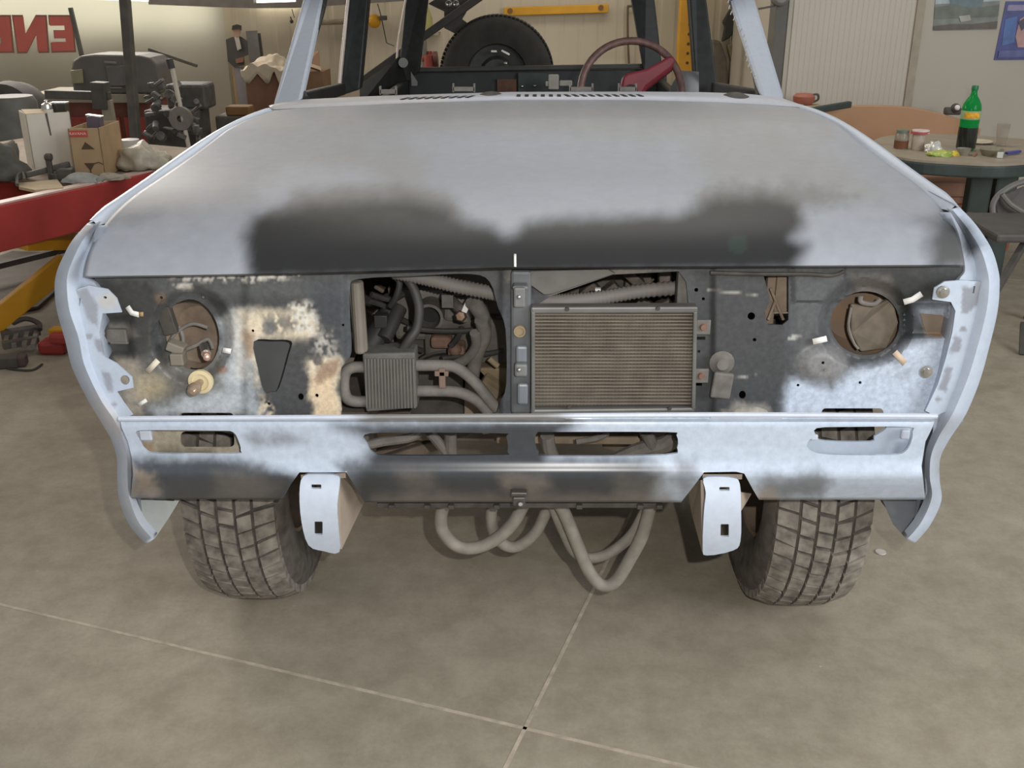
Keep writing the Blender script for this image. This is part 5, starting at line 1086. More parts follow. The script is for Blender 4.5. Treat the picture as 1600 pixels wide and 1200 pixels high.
MB().bar(P(156, 128, Y=Ye), P(160, 170, Y=Ye), 0.09, 0.09, up=(0, 1, 0)).build('head', M_drk, e, smooth=False, bevel=0.006)
q = P(166, 156, Y=Ye); q2 = Vector((q.x + 0.03, Ye, 0)); MB().bar(q, q2, 0.065, 0.05, up=(0, 1, 0)).build('upright', mat('pale_upright', S(150, 142, 126), 0.6), e, smooth=False, bevel=0.004)
o = MB().bar(P(110, 12, Y=7.63), P(128, 88, Y=7.63) + (P(128, 88, Y=7.63) - P(110, 12, Y=7.63)) * ((P(128, 88, Y=7.63).z - ztop_) / (P(110, 12, Y=7.63).z - P(128, 88, Y=7.63).z)), 0.024, 0.03, up=(0, 1, 0)).build('boom', M_drk, smooth=False); tag(o, 'short dark slanted bar before the mirrored letters', 'bar')
BOOM = o
# drum and tyre at the left edge
c = P(24, 200, Y=6.4)
o = MB().lathe([(0.0, 0.0), (0.15, 0.0), (0.155, 0.02), (0.15, 0.25), (0.155, 0.5), (0.15, P(24, 152, Y=6.4).z - 0.03), (0.13, P(24, 150, Y=6.4).z), (0.0, P(24, 150, Y=6.4).z)], (c.x, 6.4, 0), seg=28).build('drum', mat('grey_drum', S(96, 96, 90), 0.6, var=0.25, scale=8)); tag(o, 'grey steel drum behind the white carton at the left edge', 'drum')
c = P(22, 168, Y=6.75)
mb = MB().lathe([(0.15, -0.07), (0.20, -0.09), (0.25, -0.08), (0.265, 0), (0.25, 0.08), (0.20, 0.09), (0.15, 0.07)], (c.x, 6.75, P(22, 127, Y=6.75).z - 0.26), Vector((0.25, 1, 0)), 40, True)
o = mb.build('loose_tyre', mat('old_rubber', S(70, 68, 64), 0.8, var=0.2)); tag(o, 'worn dark tyre standing upright behind the grey drum', 'tyre'); TY = o
mb = MB().box((c.x, 6.8, (P(22, 127, Y=6.75).z - 0.52) / 2), (0.5, 0.4, P(22, 127, Y=6.75).z - 0.525)); o = mb.build('low_crate', mat('dark_crate', S(80, 74, 66), 0.7, var=0.2), smooth=False, bevel=0.01); tag(o, 'dark low crate carrying the worn tyre behind the grey drum', 'crate')
# grey panel machine, jack handle, rod and engine clutter
zc = P(222, 145, Y=8.2).z; xg0, xg1 = P(211, 120, Y=8.2).x, P(238, 120, Y=8.2).x
e = empty('welding_machine', ((xg0 + xg1) / 2, 8.2, 0), 'grey upright machine with round gauge, right of the black case', 'machine')
MB().box(((xg0 + xg1) / 2 + 0.02, 8.26, P(222, 88, Y=8.2).z / 2), (xg1 - xg0, 0.14, P(222, 88, Y=8.2).z)).build('housing', mat('pale_grey_case', S(126, 128, 126), 0.5, var=0.1), e, smooth=False, bevel=0.01)
MB().lathe([(0, 0.008), (0.022, 0.008), (0.026, 0)], P(226, 113, Y=8.185), (0, -1, 0), 18).build('gauge', M_drk, e)
MB().tube([P(240, 85, Y=8.2), P(246, 120, Y=8.18), P(243, 150, Y=8.16), P(238, 175, Y=8.15)], 0.02, 8).build('cable', M_drk, e)
o = MB().cyl(P(267, 96, Y=6.4), P(282, 168, Y=6.4) + (P(282, 168, Y=6.4) - P(267, 96, Y=6.4)) * 1.12, 0.014, 12).build('jack_handle', mat('white_tube', S(196, 190, 176), 0.4)); tag(o, 'white tube handle with black grip rising from the engine clutter', 'handle')
MB().cyl(P(264, 92, Y=6.4), P(268, 107, Y=6.4), 0.022, 12).build('grip', M_blkrub, o)
o = MB().bar(P(232, 77, Y=8.172), P(308, 103, Y=8.172), 0.022).build('slanted_rod', M_drk, smooth=False); tag(o, 'thin dark rod sloping across the right part of the banner', 'rod')
# an engine block on a stand
e = empty('engine_on_stand', (P(270, 190, Y=6.7).x, 6.7, 0), 'dark spare engine on a stand beside the red doors', 'engine')
random.seed(11)
mb = MB().box((P(272, 170, Y=6.75).x, 6.8, 0.62), (0.34, 0.3, 0.34)).box((P(290, 140, Y=6.75).x, 6.85, 0.86), (0.26, 0.22, 0.16)); mb.build('block', mat('engine_dark', S(74, 72, 68), 0.6, var=0.35, scale=14), e, smooth=False, bevel=0.02)
for i in range(40):
    mb = MB(); x_, y_ = random.uniform(228, 310), random.uniform(128, 215); p = P(x_, y_, Y=random.uniform(6.4, 6.65))
    if i % 3: mb.box(p, (random.uniform(.02, .08), .05, random.uniform(.01, .05)), Matrix.Rotation(random.uniform(-.9, .9), 3, 'Y'))
    else: mb.cyl(p, p + Vector((random.uniform(-.04, .04), -0.05, random.uniform(-.04, .04))), random.uniform(.012, .03), 14)
    mb.build('fitting', mat('ancillary_grey', S(92, 90, 88), 0.5, var=0.5, scale=25), e, smooth=False, bevel=0.004)
mb = MB().lathe([(0.02, -0.02), (0.07, -0.02), (0.075, 0.0), (0.07, 0.02), (0.02, 0.02)], P(283, 185, Y=6.4), (0, 1, 0), 24); mb.build('pulley', M_steel, e, angle=30)
mb = MB().bar((P(272, 170, Y=6.75).x - 0.2, 6.75, 0.0), (P(272, 170, Y=6.75).x - 0.15, 6.75, 0.46), 0.05).bar((P(272, 170, Y=6.75).x + 0.2, 6.75, 0.0), (P(272, 170, Y=6.75).x + 0.15, 6.75, 0.46), 0.05).bar((P(272, 170, Y=6.75).x - 0.22, 6.75, 0.44), (P(272, 170, Y=6.75).x + 0.22, 6.75, 0.44), 0.05); mb.build('stand_frame', M_drk, e, smooth=False)
o = MB().lathe([(0, 0), (0.045, 0), (0.055, 0.06), (0.05, 0.075), (0, 0.08)], top(205, 240), seg=20).build('white_pot', mat('pot_grey', S(168, 168, 160), 0.5)); tag(o, 'small grey-white pot at the foot of the dark post behind the brown carton', 'pot')
o = MB().box(P(375, 172, Y=6.9), (0.16, 0.12, 0.06)).build('orange_case', mat('orange_plastic', S(112, 80, 40), 0.6), smooth=False, bevel=0.01)
o['label'] = 'small orange case below the cutout man'; o['category'] = 'case'
ps = P(375, 172, Y=6.9); o2 = MB().box((ps.x, 6.95, (ps.z - 0.031) / 2), (0.3, 0.24, ps.z - 0.031)).build('dark_plinth', M_drk, smooth=False, bevel=0.01); tag(o2, 'dark box carrying the small orange case', 'box')

# ------------------------------------------------ cutout figure, brown crate and cloth behind the windscreen pillar
Yf = 8.6
e = empty('cardboard_cutout', (P(375, 120, Y=Yf).x, Yf, 0.0), 'cardboard cutout of a man in dark jacket and pale jeans, right of the banner', 'cutout')
def cut(name, px, m, dy=0.0): return MB().quadprism([P(x_, y_, Y=Yf - dy) for x_, y_ in px], (0, 0.01, 0)).build(name, m, e, smooth=False)
cut('jeans', [(365, 105), (377, 104), (384, 132), (390, 180), (376, 182), (370, 140)], mat('pale_jeans', S(128, 126, 128), 0.8, var=0.12, scale=10), 0.0)
cut('jacket', [(353, 62), (362, 58), (376, 57), (386, 64), (388, 86), (381, 88), (382, 102), (366, 105), (356, 96)], mat('dark_jacket', S(70, 68, 64), 0.8, var=0.15), 0.012)
cut('shirt', [(366, 58), (373, 58), (377, 76), (371, 79)], mat('pale_shirt', S(176, 172, 160), 0.8), 0.024)
cut('face', [(363, 46), (367, 43), (373, 43), (376, 48), (374, 57), (369, 60), (365, 56)], mat('printed_face', S(160, 132, 108), 0.8), 0.024)
cut('hair', [(362, 47), (363, 40), (370, 38), (377, 40), (377, 48), (374, 45), (366, 45)], mat('printed_hair', S(58, 52, 46), 0.8), 0.036)
cut('hands', [(368, 92), (381, 89), (380, 97), (369, 99)], mat('printed_hand', S(140, 100, 80), 0.8), 0.024)
MB().bar(P(372, 104, Y=Yf + 0.02), Vector((P(372, 104, Y=Yf).x, Yf + 0.02, 0)), 0.1, 0.008, up=(0, 1, 0)).build('back_strut', M_card, e, smooth=False)
xk = P(395, 80, Y=8.55).x; 
o = MB().bar(P(393, 48, Y=8.7), Vector((P(396, 80, Y=8.7).x + 0.05, 8.7, 0)), 0.09, 0.02, up=(0, 1, 0)).build('grey_board', mat('board_grey', S(112, 110, 106), 0.6), smooth=False); tag(o, 'narrow grey board leaning beside the cutout man', 'board')
o = MB().bar(P(403, 52, Y=8.75), Vector((P(408, 80, Y=8.75).x + 0.05, 8.75, 0)), 0.035, 0.03, up=(0, 1, 0)).build('dark_board', M_drk, smooth=False); tag(o, 'dark slat with light stripe leaning right of the grey board', 'slat')
Yq = 7.7; zt2 = P(410, 116, Y=Yq).z; xq0, xq1 = P(384, 140, Y=Yq).x, P(458, 140, Y=Yq).x
e = empty('wooden_crate', ((xq0 + xq1) / 2, Yq, 0), 'tall reddish-brown crate under the pale cloth, seen beside the windscreen pillar', 'crate')
MB().box(((xq0 + xq1) / 2, Yq + 0.25, zt2 / 2), (xq1 - xq0, 0.5, zt2)).build('body', mat('reddish_board', S(112, 80, 62), 0.8, var=0.12, scale=4), e, smooth=False, bevel=0.006)
MB().box(((xq0 + xq1) / 2, Yq + 0.25, zt2 + 0.012), (xq1 - xq0 + 0.02, 0.5, 0.024)).build('lid', mat('lid_red', S(124, 70, 62), 0.7), e, smooth=False)
mb = MB(); rows = []
random.seed(5)
for k in range(15):
    row = []
    for j in range(25):
        u, v = j / 24, k / 14
        xx = xq0 - 0.02 + u * (xq1 - xq0) * 0.9; f_ = v * 0.55
        yy = Yq + 0.42 - min(f_, 0.44) * 1.02; zz = zt2 + 0.03 + 0.085 * math.sin(math.pi * min(u * 1.1, 1)) * (1 - v * 0.7) + 0.03 * noise.noise(Vector((u * 6, v * 5, 1)))
        if v > 0.8: zz -= (v - 0.8) / 0.2 * (0.03 + 0.08 * abs(math.sin(u * 8))); yy = Yq - 0.02
        row.append(Vector((xx, yy, zz)))
    rows.append(row)
o = mb.grid(rows).build('dust_sheet', mat('pale_cloth', S(168, 156, 136), 0.85, var=0.1), solid=0.006); tag(o, 'pale crumpled cloth thrown over the reddish-brown crate', 'cloth')
e = empty('open_carton', (P(490, 150, Y=7.9).x, 7.9, 0), 'brown open carton with raised flap, seen through the left side window opening', 'carton')
xo0, xo1 = P(470, 140, Y=7.9).x, P(506, 140, Y=7.9).x; zo = P(490, 112, Y=7.9).z
MB().box(((xo0 + xo1) / 2, 8.05, zo / 2), (xo1 - xo0, 0.3, zo)).build('body', mat('brown_carton_board', S(122, 94, 70), 0.8, var=0.08), e, smooth=False)
MB().quadprism([P(476, 104, Y=7.9), P(500, 112, Y=7.9), P(498, 80, Y=8.1), P(478, 84, Y=8.1)], (0, 0.01, 0)).build('flap', mat('brown_carton_board', S(122, 94, 70), 0.8), e, smooth=False)
MB().quadprism([P(472, 100, Y=7.88), P(502, 110, Y=7.88), P(500, 104, Y=7.95), P(474, 95, Y=7.95)], (0, 0.01, 0)).build('pale_flap', mat('pale_flap', S(160, 140, 116), 0.8), e, smooth=False)

# ------------------------------------------------ things on the back wall
W = 8.93
o = MB().cyl(P(470, 36, Y=W), P(592, 32, Y=W), 0.022, 12).build('wall_pipe', mat('beige_pipe', S(150, 140, 120), 0.5)); tag(o, 'beige pipe running level along the back wall, left of the yellow float', 'pipe')
o = MB().ball(P(585, 33, Y=W - 0.02), 0.055, 16).build('yellow_float', M_yel); tag(o, 'round yellow float at the end of the wall pipe', 'float')
e = empty('hanging_lamp', P(596, 28, Y=W - 0.03), 'small black clamp with thin dangling cords on the back wall', 'clamp')
MB().box(P(599, 28, Y=W - 0.06), (0.06, 0.04, 0.035)).build('clamp_body', M_drk, e, smooth=False, bevel=0.005)
mb = MB().tube([P(590, 6, Y=W - 0.02), P(596, 28, Y=W - 0.03), P(604, 67, Y=W - 0.02)], 0.005, 6).tube([P(604, 67, Y=W - 0.02), P(616, 72, Y=W - 0.01)], 0.004, 6); mb.build('cord', M_drk, e)
e = empty('hook_weight', P(455, 33, Y=W - 0.03), 'small dark plumb weight hanging on a thread beside the windscreen pillar', 'weight')
MB().ball(P(455.5, 33.5, Y=W - 0.03), 0.016, 12).build('weight', M_drk, e); MB().tube([P(454, 26, Y=W - 0.03), P(455.5, 33, Y=W - 0.03)], 0.006, 6).tube([P(456, 14, Y=W - 0.03), P(460, 28, Y=W - 0.03)], 0.004, 6).build('thread', M_drk, e)
e = empty('yellow_beam', P(870, 16, Y=W), 'long yellow beam fixed level high on the back wall', 'beam')
MB().bar(P(788, 18, Y=W), P(951, 13, Y=W), 0.05, 0.065).build('beam', M_yel, e, smooth=False, bevel=0.006)
for x_, y_ in ((797, 17), (939, 12)): MB().cyl(P(x_, y_, Y=W - 0.02), P(x_, y_, Y=W - 0.035), 0.022, 14).build('end_bolt', mat('orange_bolt', S(120, 84, 30), 0.5), e)
o = MB().tube([P(992, 9, Y=W), P(983, 10, Y=W), P(981, 14, Y=W), P(981, 60, Y=W), P(983, 110, Y=W), P(984, 160, Y=W)], 0.009, 8).build('wall_conduit', mat('brown_conduit', S(96, 82, 62), 0.5)); tag(o, 'thin brown conduit running down the back wall above the steering wheel', 'conduit')
e = empty('fire_hydrant_valve', P(664, 110, Y=8.2), 'small red valve with grey pipe, seen left of the spare wheel', 'valve')
MB().cyl(P(671, 105, Y=8.2), P(671, 86, Y=8.2), 0.05, 16).cyl(P(660, 92, Y=8.2), P(684, 90, Y=8.2), 0.034, 14).cyl(P(671, 86, Y=8.2), P(671, 80, Y=8.2), 0.02, 12).build('valve_body', mat('valve_red', S(140, 62, 50), 0.5), e)
MB().lathe([(0.0, -0.02), (0.06, -0.015), (0.06, 0.015), (0.0, 0.02)], P(681, 93, Y=8.2), (1, 0, 0.1), 16).build('hand_wheel', mat('dark_red', S(84, 44, 40), 0.5), e)
zz = P(660, 95, Y=8.2).z; MB().cyl(P(661, 60, Y=8.2), Vector((P(661, 60, Y=8.2).x, 8.2, 0)), 0.028, 12).cyl((P(671, 100, Y=8.2).x, 8.2, 0), P(671, 105, Y=8.2), 0.035, 12).build('pipe', M_steel, e)
o = MB().lathe([(0, 0), (0.045, 0), (0.05, 0.10), (0.03, 0.16), (0.015, 0.2), (0, 0.2)], P(667, 50, Y=8.85), seg=16).build('olive_bottle', mat('olive_plastic', S(160, 156, 96), 0.5)); tag(o, 'olive-yellow bottle on the wall above the red valve', 'bottle')
sh = P(667, 50, Y=8.85); tag(MB().box((sh.x, 8.9, sh.z - 0.012), (0.2, 0.2, 0.02)).build('wall_shelf', mat('shelf_beige', S(160, 150, 130), 0.6), smooth=False), 'short beige shelf carrying the olive bottle', 'shelf')
# yellow lift column, hanging clothes, gauge
Yl = 8.3; e = empty('lift_column', (P(1070, 80, Y=Yl).x, Yl, 0), 'yellow perforated lift column seen through the cab beside the right pillar', 'lift column')
a, b_ = P(1064, 40, Y=Yl), P(1089, 40, Y=Yl)
MB().box(((a.x + b_.x) / 2, Yl + 0.06, 1.4), (b_.x - a.x + 0.02, 0.12, 2.8)).build('column', mat('amber_enamel', S(200, 144, 34), 0.5, var=0.15, scale=5), e, smooth=False, bevel=0.006)
mb = MB()
for k in range(9): mb.cyl((P(1076, 60, Y=Yl).x, Yl - 0.001, 1.45 - k * 0.07), (P(1076, 60, Y=Yl).x, Yl - 0.004, 1.45 - k * 0.07), 0.011, 10)
mb.build('locking_hole', mat('hole_brown', S(84, 60, 22), 0.7), e)
Yw = 8.9
o = MB().quadprism([P(1129, 35, Y=Yw), P(1140, 16, Y=Yw), P(1150, 10, Y=Yw), P(1156, 40, Y=Yw), P(1140, 60, Y=Yw), P(1128, 66, Y=Yw), P(1133, 42, Y=Yw)], (0, 0.05, 0)).build('black_bag', mat('black_cloth', S(58, 58, 54), 0.8), smooth=False, bevel=0.012); tag(o, 'black bag hanging on the back wall beside the right windscreen pillar', 'bag')
for nm, px_, m_, lab in (('work_coat', [(1112, 62), (1126, 64), (1136, 92), (1140, 150), (1112, 155)], mat('grey_coat', S(112, 104, 94), 0.9, var=0.2), 'grey-brown work coat hanging right of the lift column'),
                          ('overalls', [(1136, 70), (1150, 66), (1160, 76), (1170, 110), (1178, 160), (1140, 160), (1146, 110)], mat('olive_overall', S(120, 110, 84), 0.9, var=0.2), 'olive overalls hanging below the black bag')):
    o = MB().quadprism([P(x_, y_, Y=Yw - 0.02) for x_, y_ in px_], (0, 0.08, 0)).build(nm, m_, smooth=False, bevel=0.02); tag(o, lab, 'clothing')
e = empty('wall_gauge', P(1220, -6, Y=6.9), 'round grey wall lamp at the top of the dark column', 'lamp')
MB().lathe([(0, 0.04), (0.045, 0.04), (0.06, 0.03), (0.066, 0.0)], P(1219, -7, Y=6.98), (0, -1, 0), 28).build('rim', M_steel, e, angle=30); MB().lathe([(0, 0.0455), (0.04, 0.044)], P(1219, -7, Y=6.98), (0, -1, 0), 28).build('glass', mat('lamp_glass', S(128, 126, 120), 0.3), e)
MB().bar(P(1185, 14, Y=6.98), P(1212, 9, Y=6.98), 0.012).build('bracket_arm', M_drk, e, smooth=False)

# ------------------------------------------------ right corner: posters, bench, table with snacks, chair
YW = 6.975
def poster(name, label, px, cols):
    q = [P(x_, y_, Y=YW) for x_, y_ in px]; e = empty(name, (q[0] + q[2]) / 2, label, 'poster')
    MB().quadprism(q, (0, 0.004, 0)).build('sheet', cols[0], e, smooth=False)
    def at(u, v, d): p = q[0].lerp(q[1], u).lerp(q[3].lerp(q[2], u), v); return p + Vector((0, -d, 0))
    for i, (poly, m_) in enumerate(cols[1]): MB().quadprism([at(u, v, 0.001 + 0.0012 * i) for u, v in poly], (0, 0.0008, 0)).build('picture_area', m_, e, smooth=False)
mm = lambda n_, c: mat('print_' + n_, S(*c), 0.45, var=0.25, scale=14)
poster('landscape_poster', 'grey-green landscape poster, upper left of the two posters on the right wall', [(1465, -45), (1568, -48), (1557, 46), (1458, 48)],
       (mm('grey', (120, 124, 118)), [([(0, 0), (1, 0), (1, .52), (0, .55)], mm('sky', (158, 172, 176))), ([(0.2, .42), (.5, .38), (.75, .5), (.72, .62), (.25, .64)], mm('teal', (92, 112, 116))), ([(0, .6), (.3, .56), (.6, .64), (1, .58), (1, .78), (0, .80)], mm('moss', (96, 104, 92))), ([(0, .92), (.3, .89), (.6, .9), (1, .86), (1, .98), (0, .99)], mm('soil', (92, 82, 72))), ([(.38, .76), (.55, .74), (.58, .84), (.42, .86)], mm('pale', (158, 156, 146)))]))
poster('figure_poster', 'violet-blue poster cut by the right photo edge', [(1572, 2), (1660, 2), (1648, 93), (1553, 94)],
       (mm('violet', (66, 72, 128)), [([(.05, .06), (1, .06), (1, .14), (.05, .16)], mm('lilac', (140, 130, 160))), ([(.05, .3), (.25, .25), (.28, .7), (.08, .75)], mm('blue', (72, 104, 160))), ([(.3, .3), (.45, .2), (1, .1), (1, .8), (.35, .78), (.28, .6)], mm('skin', (170, 132, 128))), ([(.28, .35), (.42, .25), (.5, .35), (.36, .5)], mm('hairdark', (70, 64, 84))), ([(.05, .84), (.95, .82), (.95, .94), (.05, .96)], mm('band', (88, 92, 142)))]))
# bench
M_tan = mat('tan_veneer', S(176, 136, 100), 0.55, var=0.06, scale=3)
e = empty('corner_bench', (P(1410, 240, Y=6.7).x, 6.7, 0), 'tan curved-back bench along the right wall behind the table', 'bench')
pxs = [(1284, 173), (1300, 168), (1330, 165), (1372, 164.5), (1420, 167), (1460, 175), (1500, 186), (1530, 200)]
tp = [P(x_, y_, Y=6.75 - 0.0 * i) for i, (x_, y_) in enumerate(pxs)]
MB().quadprism([Vector((tp[0].x, 6.72, 0.30))] + [Vector((t.x, 6.72, t.z)) for t in catmull(tp, 4)] + [Vector((tp[-1].x, 6.72, 0.30))], (0, 0.05, 0)).build('backrest', M_tan, e, smooth=False, bevel=0.006)
MB().box(((tp[0].x + tp[-1].x) / 2, 6.42, 0.40), (tp[-1].x - tp[0].x, 0.56, 0.09)).build('seat', mat('pinkish_cushion', S(176, 134, 112), 0.8, var=0.08), e, smooth=False, bevel=0.02)
MB().box(((tp[0].x + tp[-1].x) / 2, 6.44, 0.18), (tp[-1].x - tp[0].x - 0.02, 0.5, 0.35)).build('base', mat('base_pink', S(160, 118, 96), 0.7), e, smooth=False)
MB().box(((tp[0].x + tp[-1].x) / 2 + 0.3, 6.17, 0.17), (0.5, 0.03, 0.28)).build('front_board', mat('orange_board', S(150, 84, 54), 0.6), e, smooth=False)
o = MB().bar(P(1262, 174, Y=6.4), P(1328, 163, Y=6.62), 0.035, 0.04).build('bench_arm', M_plast, e, smooth=False, bevel=0.008)
tb = P(1255, 165, Y=6.75); zq = P(1255, 163, Y=6.75).z
o = MB().lathe([(0, 0), (0.05, 0), (0.066, 0.02), (0.068, 0.05), (0.05, 0.066), (0, 0.07)], (tb.x, 6.75, zq), seg=24).build('clay_pot', mat('red_clay', S(160, 96, 78), 0.6)); tag(o, 'reddish clay pot on the small pale stand beside the ribbed wall', 'pot')
MB().tube([(tb.x + 0.06, 6.75, zq + 0.015), (tb.x + 0.09, 6.75, zq + 0.03), (tb.x + 0.085, 6.75, zq + 0.06), (tb.x + 0.055, 6.75, zq + 0.06)], 0.007, 8).build('handle', M_drk, o)
o = MB().box((tb.x + 0.01, 6.76, zq / 2 - 0.001), (0.2, 0.2, zq)).build('small_stand', mat('pale_wood', S(170, 152, 122), 0.7), smooth=False, bevel=0.005); tag(o, 'small pale wooden stand under the clay pot', 'stand')
o = MB().box(P(1487, 181, Y=6.74) + Vector((0, 0, 0.03)), (0.10, 0.05, 0.045)).ball(P(1493, 169, Y=6.72), 0.03, 14).build('headphones', M_drk, bevel=0.01, smooth=True); tag(o, 'black headphones hooked on the bench back left of the green bottle', 'headphones')
MB().ball(P(1496, 168, Y=6.69), 0.017, 10).build('bright_pad', M_tapew, o)
# table
ZT = 0.70
tl_ = [P(x_, y_, Z=ZT) for x_, y_ in ((1358, 228), (1372, 216), (1400, 211), (1470, 209), (1560, 214), (1640, 222), (1680, 240), (1640, 249), (1570, 256), (1500, 254), (1430, 249), (1385, 241))]
cT = sum(tl_, Vector()) / len(tl_)
e = empty('garden_table', (cT.x, cT.y, 0), 'dark green plastic table with pale dusty top, holding the green bottle', 'table')
top_poly = [Vector((p.x, p.y, 0)) for p in catmull(tl_, 4, True)]
MB().quadprism([p + Vector((0, 0, ZT - 0.012)) for p in top_poly], (0, 0, 0.012)).build('tabletop', mat('dusty_tabletop', S(158, 146, 128), 0.5, var=0.12, scale=10), e, smooth=False)
MB().quadprism([p + Vector((0, 0, ZT - 0.075)) + (p - Vector((cT.x, cT.y, 0))).normalized() * 0.006 for p in top_poly], (0, 0, 0.064)).build('apron', M_plast, e, smooth=False, bevel=0.01)
for px_, py_ in ((1540, 300), (1580, 300)):
    p = P(px_, 262, Z=ZT - 0.07); MB().bar(Vector((p.x, p.y + 0.05, 0)), Vector((p.x, p.y + 0.05, ZT - 0.07)), 0.12, 0.08, up=(0, 1, 0)).build('leg', M_plast, e, smooth=False, bevel=0.012)
for p in (top_poly[4], top_poly[18]):
    q = p.lerp(Vector((cT.x, cT.y, 0)), 0.3); MB().bar(q, q + Vector((0, 0, ZT - 0.07)), 0.07, up=(0, 1, 0)).build('leg', M_plast, e, smooth=False, bevel=0.01)
p = P(1515, 268, Z=0.6); MB().box(p + Vector((0.05, 0.05, 0)), (0.16, 0.06, 0.06)).build('corner_bracket', M_plast, e, smooth=False, bevel=0.01)
def on(x_, y_): return P(x_, y_, Z=ZT)
# green bottle
c = on(1508, 234); s_ = 1.0
prof = [(0.0, 0.0), (0.040, 0.0), (0.050, 0.012), (0.050, 0.10), (0.0485, 0.13), (0.050, 0.16), (0.050, 0.215), (0.046, 0.24), (0.034, 0.265), (0.020, 0.285), (0.0155, 0.30), (0.0155, 0.325), (0.0, 0.325)]
e = empty('soda_bottle', c, 'green plastic soda bottle half full of dark drink, on the dusty table', 'bottle')
MB().lathe(prof, c, seg=32).build('bottle_body', mat('green_pet', S(30, 156, 74), 0.12, var=0.05, trans=0.35), e, angle=60)
MB().lathe([(0.041, 0.003), (0.0507, 0.013), (0.0507, 0.10), (0.0494, 0.122)], c, seg=32).build('dark_drink', mat('dark_drink', S(40, 42, 36), 0.15, var=0.1), e)
MB().lathe([(0.0505, 0.165), (0.0512, 0.17), (0.0512, 0.205), (0.0505, 0.21)], c, seg=32).build('label', mat('sage_label', S(150, 170, 128), 0.5), e)
mb = MB().lathe([(0.0518, 0.172), (0.0518, 0.203)], c, seg=64); mb.f = [f for f in mb.f if (lambda q: q.y < c.y - 0.028 and q.x < c.x + 0.03)(sum((mb.v[i] for i in f), Vector()) / len(f))]
mb.build('label_mark', mat('yellow_orange_print', S(226, 168, 40), 0.5, var=0.35, scale=60), e)
MB().lathe([(0.0, 0.338), (0.0165, 0.338), (0.0175, 0.334), (0.0175, 0.318), (0.0155, 0.318)], c, seg=20).build('cap', mat('green_cap', S(28, 110, 66), 0.4), e, angle=30)
# jars
c = on(1407, 232); e = empty('coffee_jar', c, 'glass jar half full of brown coffee, leftmost on the table', 'jar')
MB().lathe([(0, 0), (0.034, 0), (0.037, 0.006), (0.037, 0.07), (0.030, 0.085), (0.030, 0.09)], c, seg=24).build('glass', mat('jar_glass', S(186, 178, 160), 0.15, trans=0.5), e)
MB().lathe([(0, 0.002), (0.0375, 0.004), (0.0378, 0.045), (0, 0.05)], c, seg=24).build('coffee', mat('coffee_brown', S(110, 70, 46), 0.8), e); MB().lathe([(0.033, 0.086), (0.033, 0.10), (0, 0.102)], c, seg=24).build('lid', mat('greenish_lid', S(112, 124, 104), 0.4), e)
c = on(1433, 234); e = empty('sugar_jar', c, 'pale jar with red and white lid, right of the coffee jar', 'jar')
MB().lathe([(0, 0), (0.032, 0), (0.034, 0.006), (0.034, 0.08), (0.031, 0.085)], c, seg=24).build('glass', mat('sugar_white', S(196, 182, 166), 0.25, trans=0.2), e); MB().lathe([(0.045, 0.086), (0.047, 0.092), (0.045, 0.106), (0, 0.108)], c + Vector((0.006, 0, 0)), seg=24).build('lid', mat('white_lid', S(226, 206, 200), 0.35), e)
MB().lathe([(0.0475, 0.087), (0.0480, 0.097), (0.0475, 0.100)], c + Vector((0.004, 0, 0)), seg=24).build('lid_rim', mat('red_rim', S(180, 84, 84), 0.4), e)
lump('foil_pack', 'crumpled silver-white foil pack in front of the jars', 'wrapper', on(1458, 238), (0.045, 0.035, 0.045), mat('foil', S(222, 220, 212), 0.3, 0.4, var=0.2, scale=50), 21, 0.5)
lump('snack_wrapper', 'green and yellow snack wrapper in front of the foil pack', 'wrapper', on(1468, 244), (0.062, 0.03, 0.022), mat('green_wrapper', S(124, 170, 66), 0.35, var=0.4, scale=70, col2=S(206, 196, 110)), 22, 0.5)
lump('snack_wrapper', 'small yellow wrapper left of the glass bowl', 'wrapper', on(1490, 243), (0.026, 0.02, 0.02), mat('yellow_wrapper', S(206, 182, 60), 0.4, var=0.3), 25, 0.4)
def bowl(name, label, c, r, h, m):
    o = MB().lathe([(0, 0), (r * 0.7, 0), (r, h), (r * 0.95, h), (r * 0.66, 0.006), (0, 0.006)], c, seg=28).build(name, m, angle=40); tag(o, label, 'bowl'); return o
bowl('glass_bowl', 'small clear glass bowl in front of the green bottle', on(1505, 242), 0.036, 0.035, mat('bowl_glass', S(190, 184, 170), 0.12, trans=0.6))
o = bowl('ashtray', 'grey ashtray on the right part of the dusty table', on(1548, 243), 0.062, 0.034, mat('ashtray_grey', S(130, 124, 106), 0.35)); o['category'] = 'ashtray'
MB().box(on(1558, 246) + Vector((0, -0.03, 0.018)), (0.03, 0.006, 0.03)).build('bright_facet', mat('facet', S(196, 196, 186), 0.3), o, smooth=False)
o = MB().bar(on(1572, 243) + Vector((0, 0, 0.012)), on(1593, 240) + Vector((0, 0, 0.012)), 0.022, 0.014).build('lighter', mat('blue_plastic', S(66, 70, 140), 0.35), smooth=False, bevel=0.004); tag(o, 'blue lighter lying right of the grey ashtray', 'lighter')
c = on(1563, 228); o = MB().lathe([(0, 0), (0.026, 0), (0.034, 0.12), (0.0325, 0.12), (0.025, 0.006), (0, 0.006)], c, seg=28).build('drinking_glass', mat('clear_glass', S(240, 236, 230), 0.08, trans=0.95)); tag(o, 'tall clear drinking glass behind the grey ashtray', 'glass')
o = MB().lathe([(0, 0), (0.05, 0.002), (0.078, 0.012), (0.078, 0.015), (0.05, 0.005), (0, 0.004)], on(1528, 224), seg=32).build('saucer', mat('cream_saucer', S(206, 196, 174), 0.4)); tag(o, 'cream saucer behind the green bottle', 'plate')
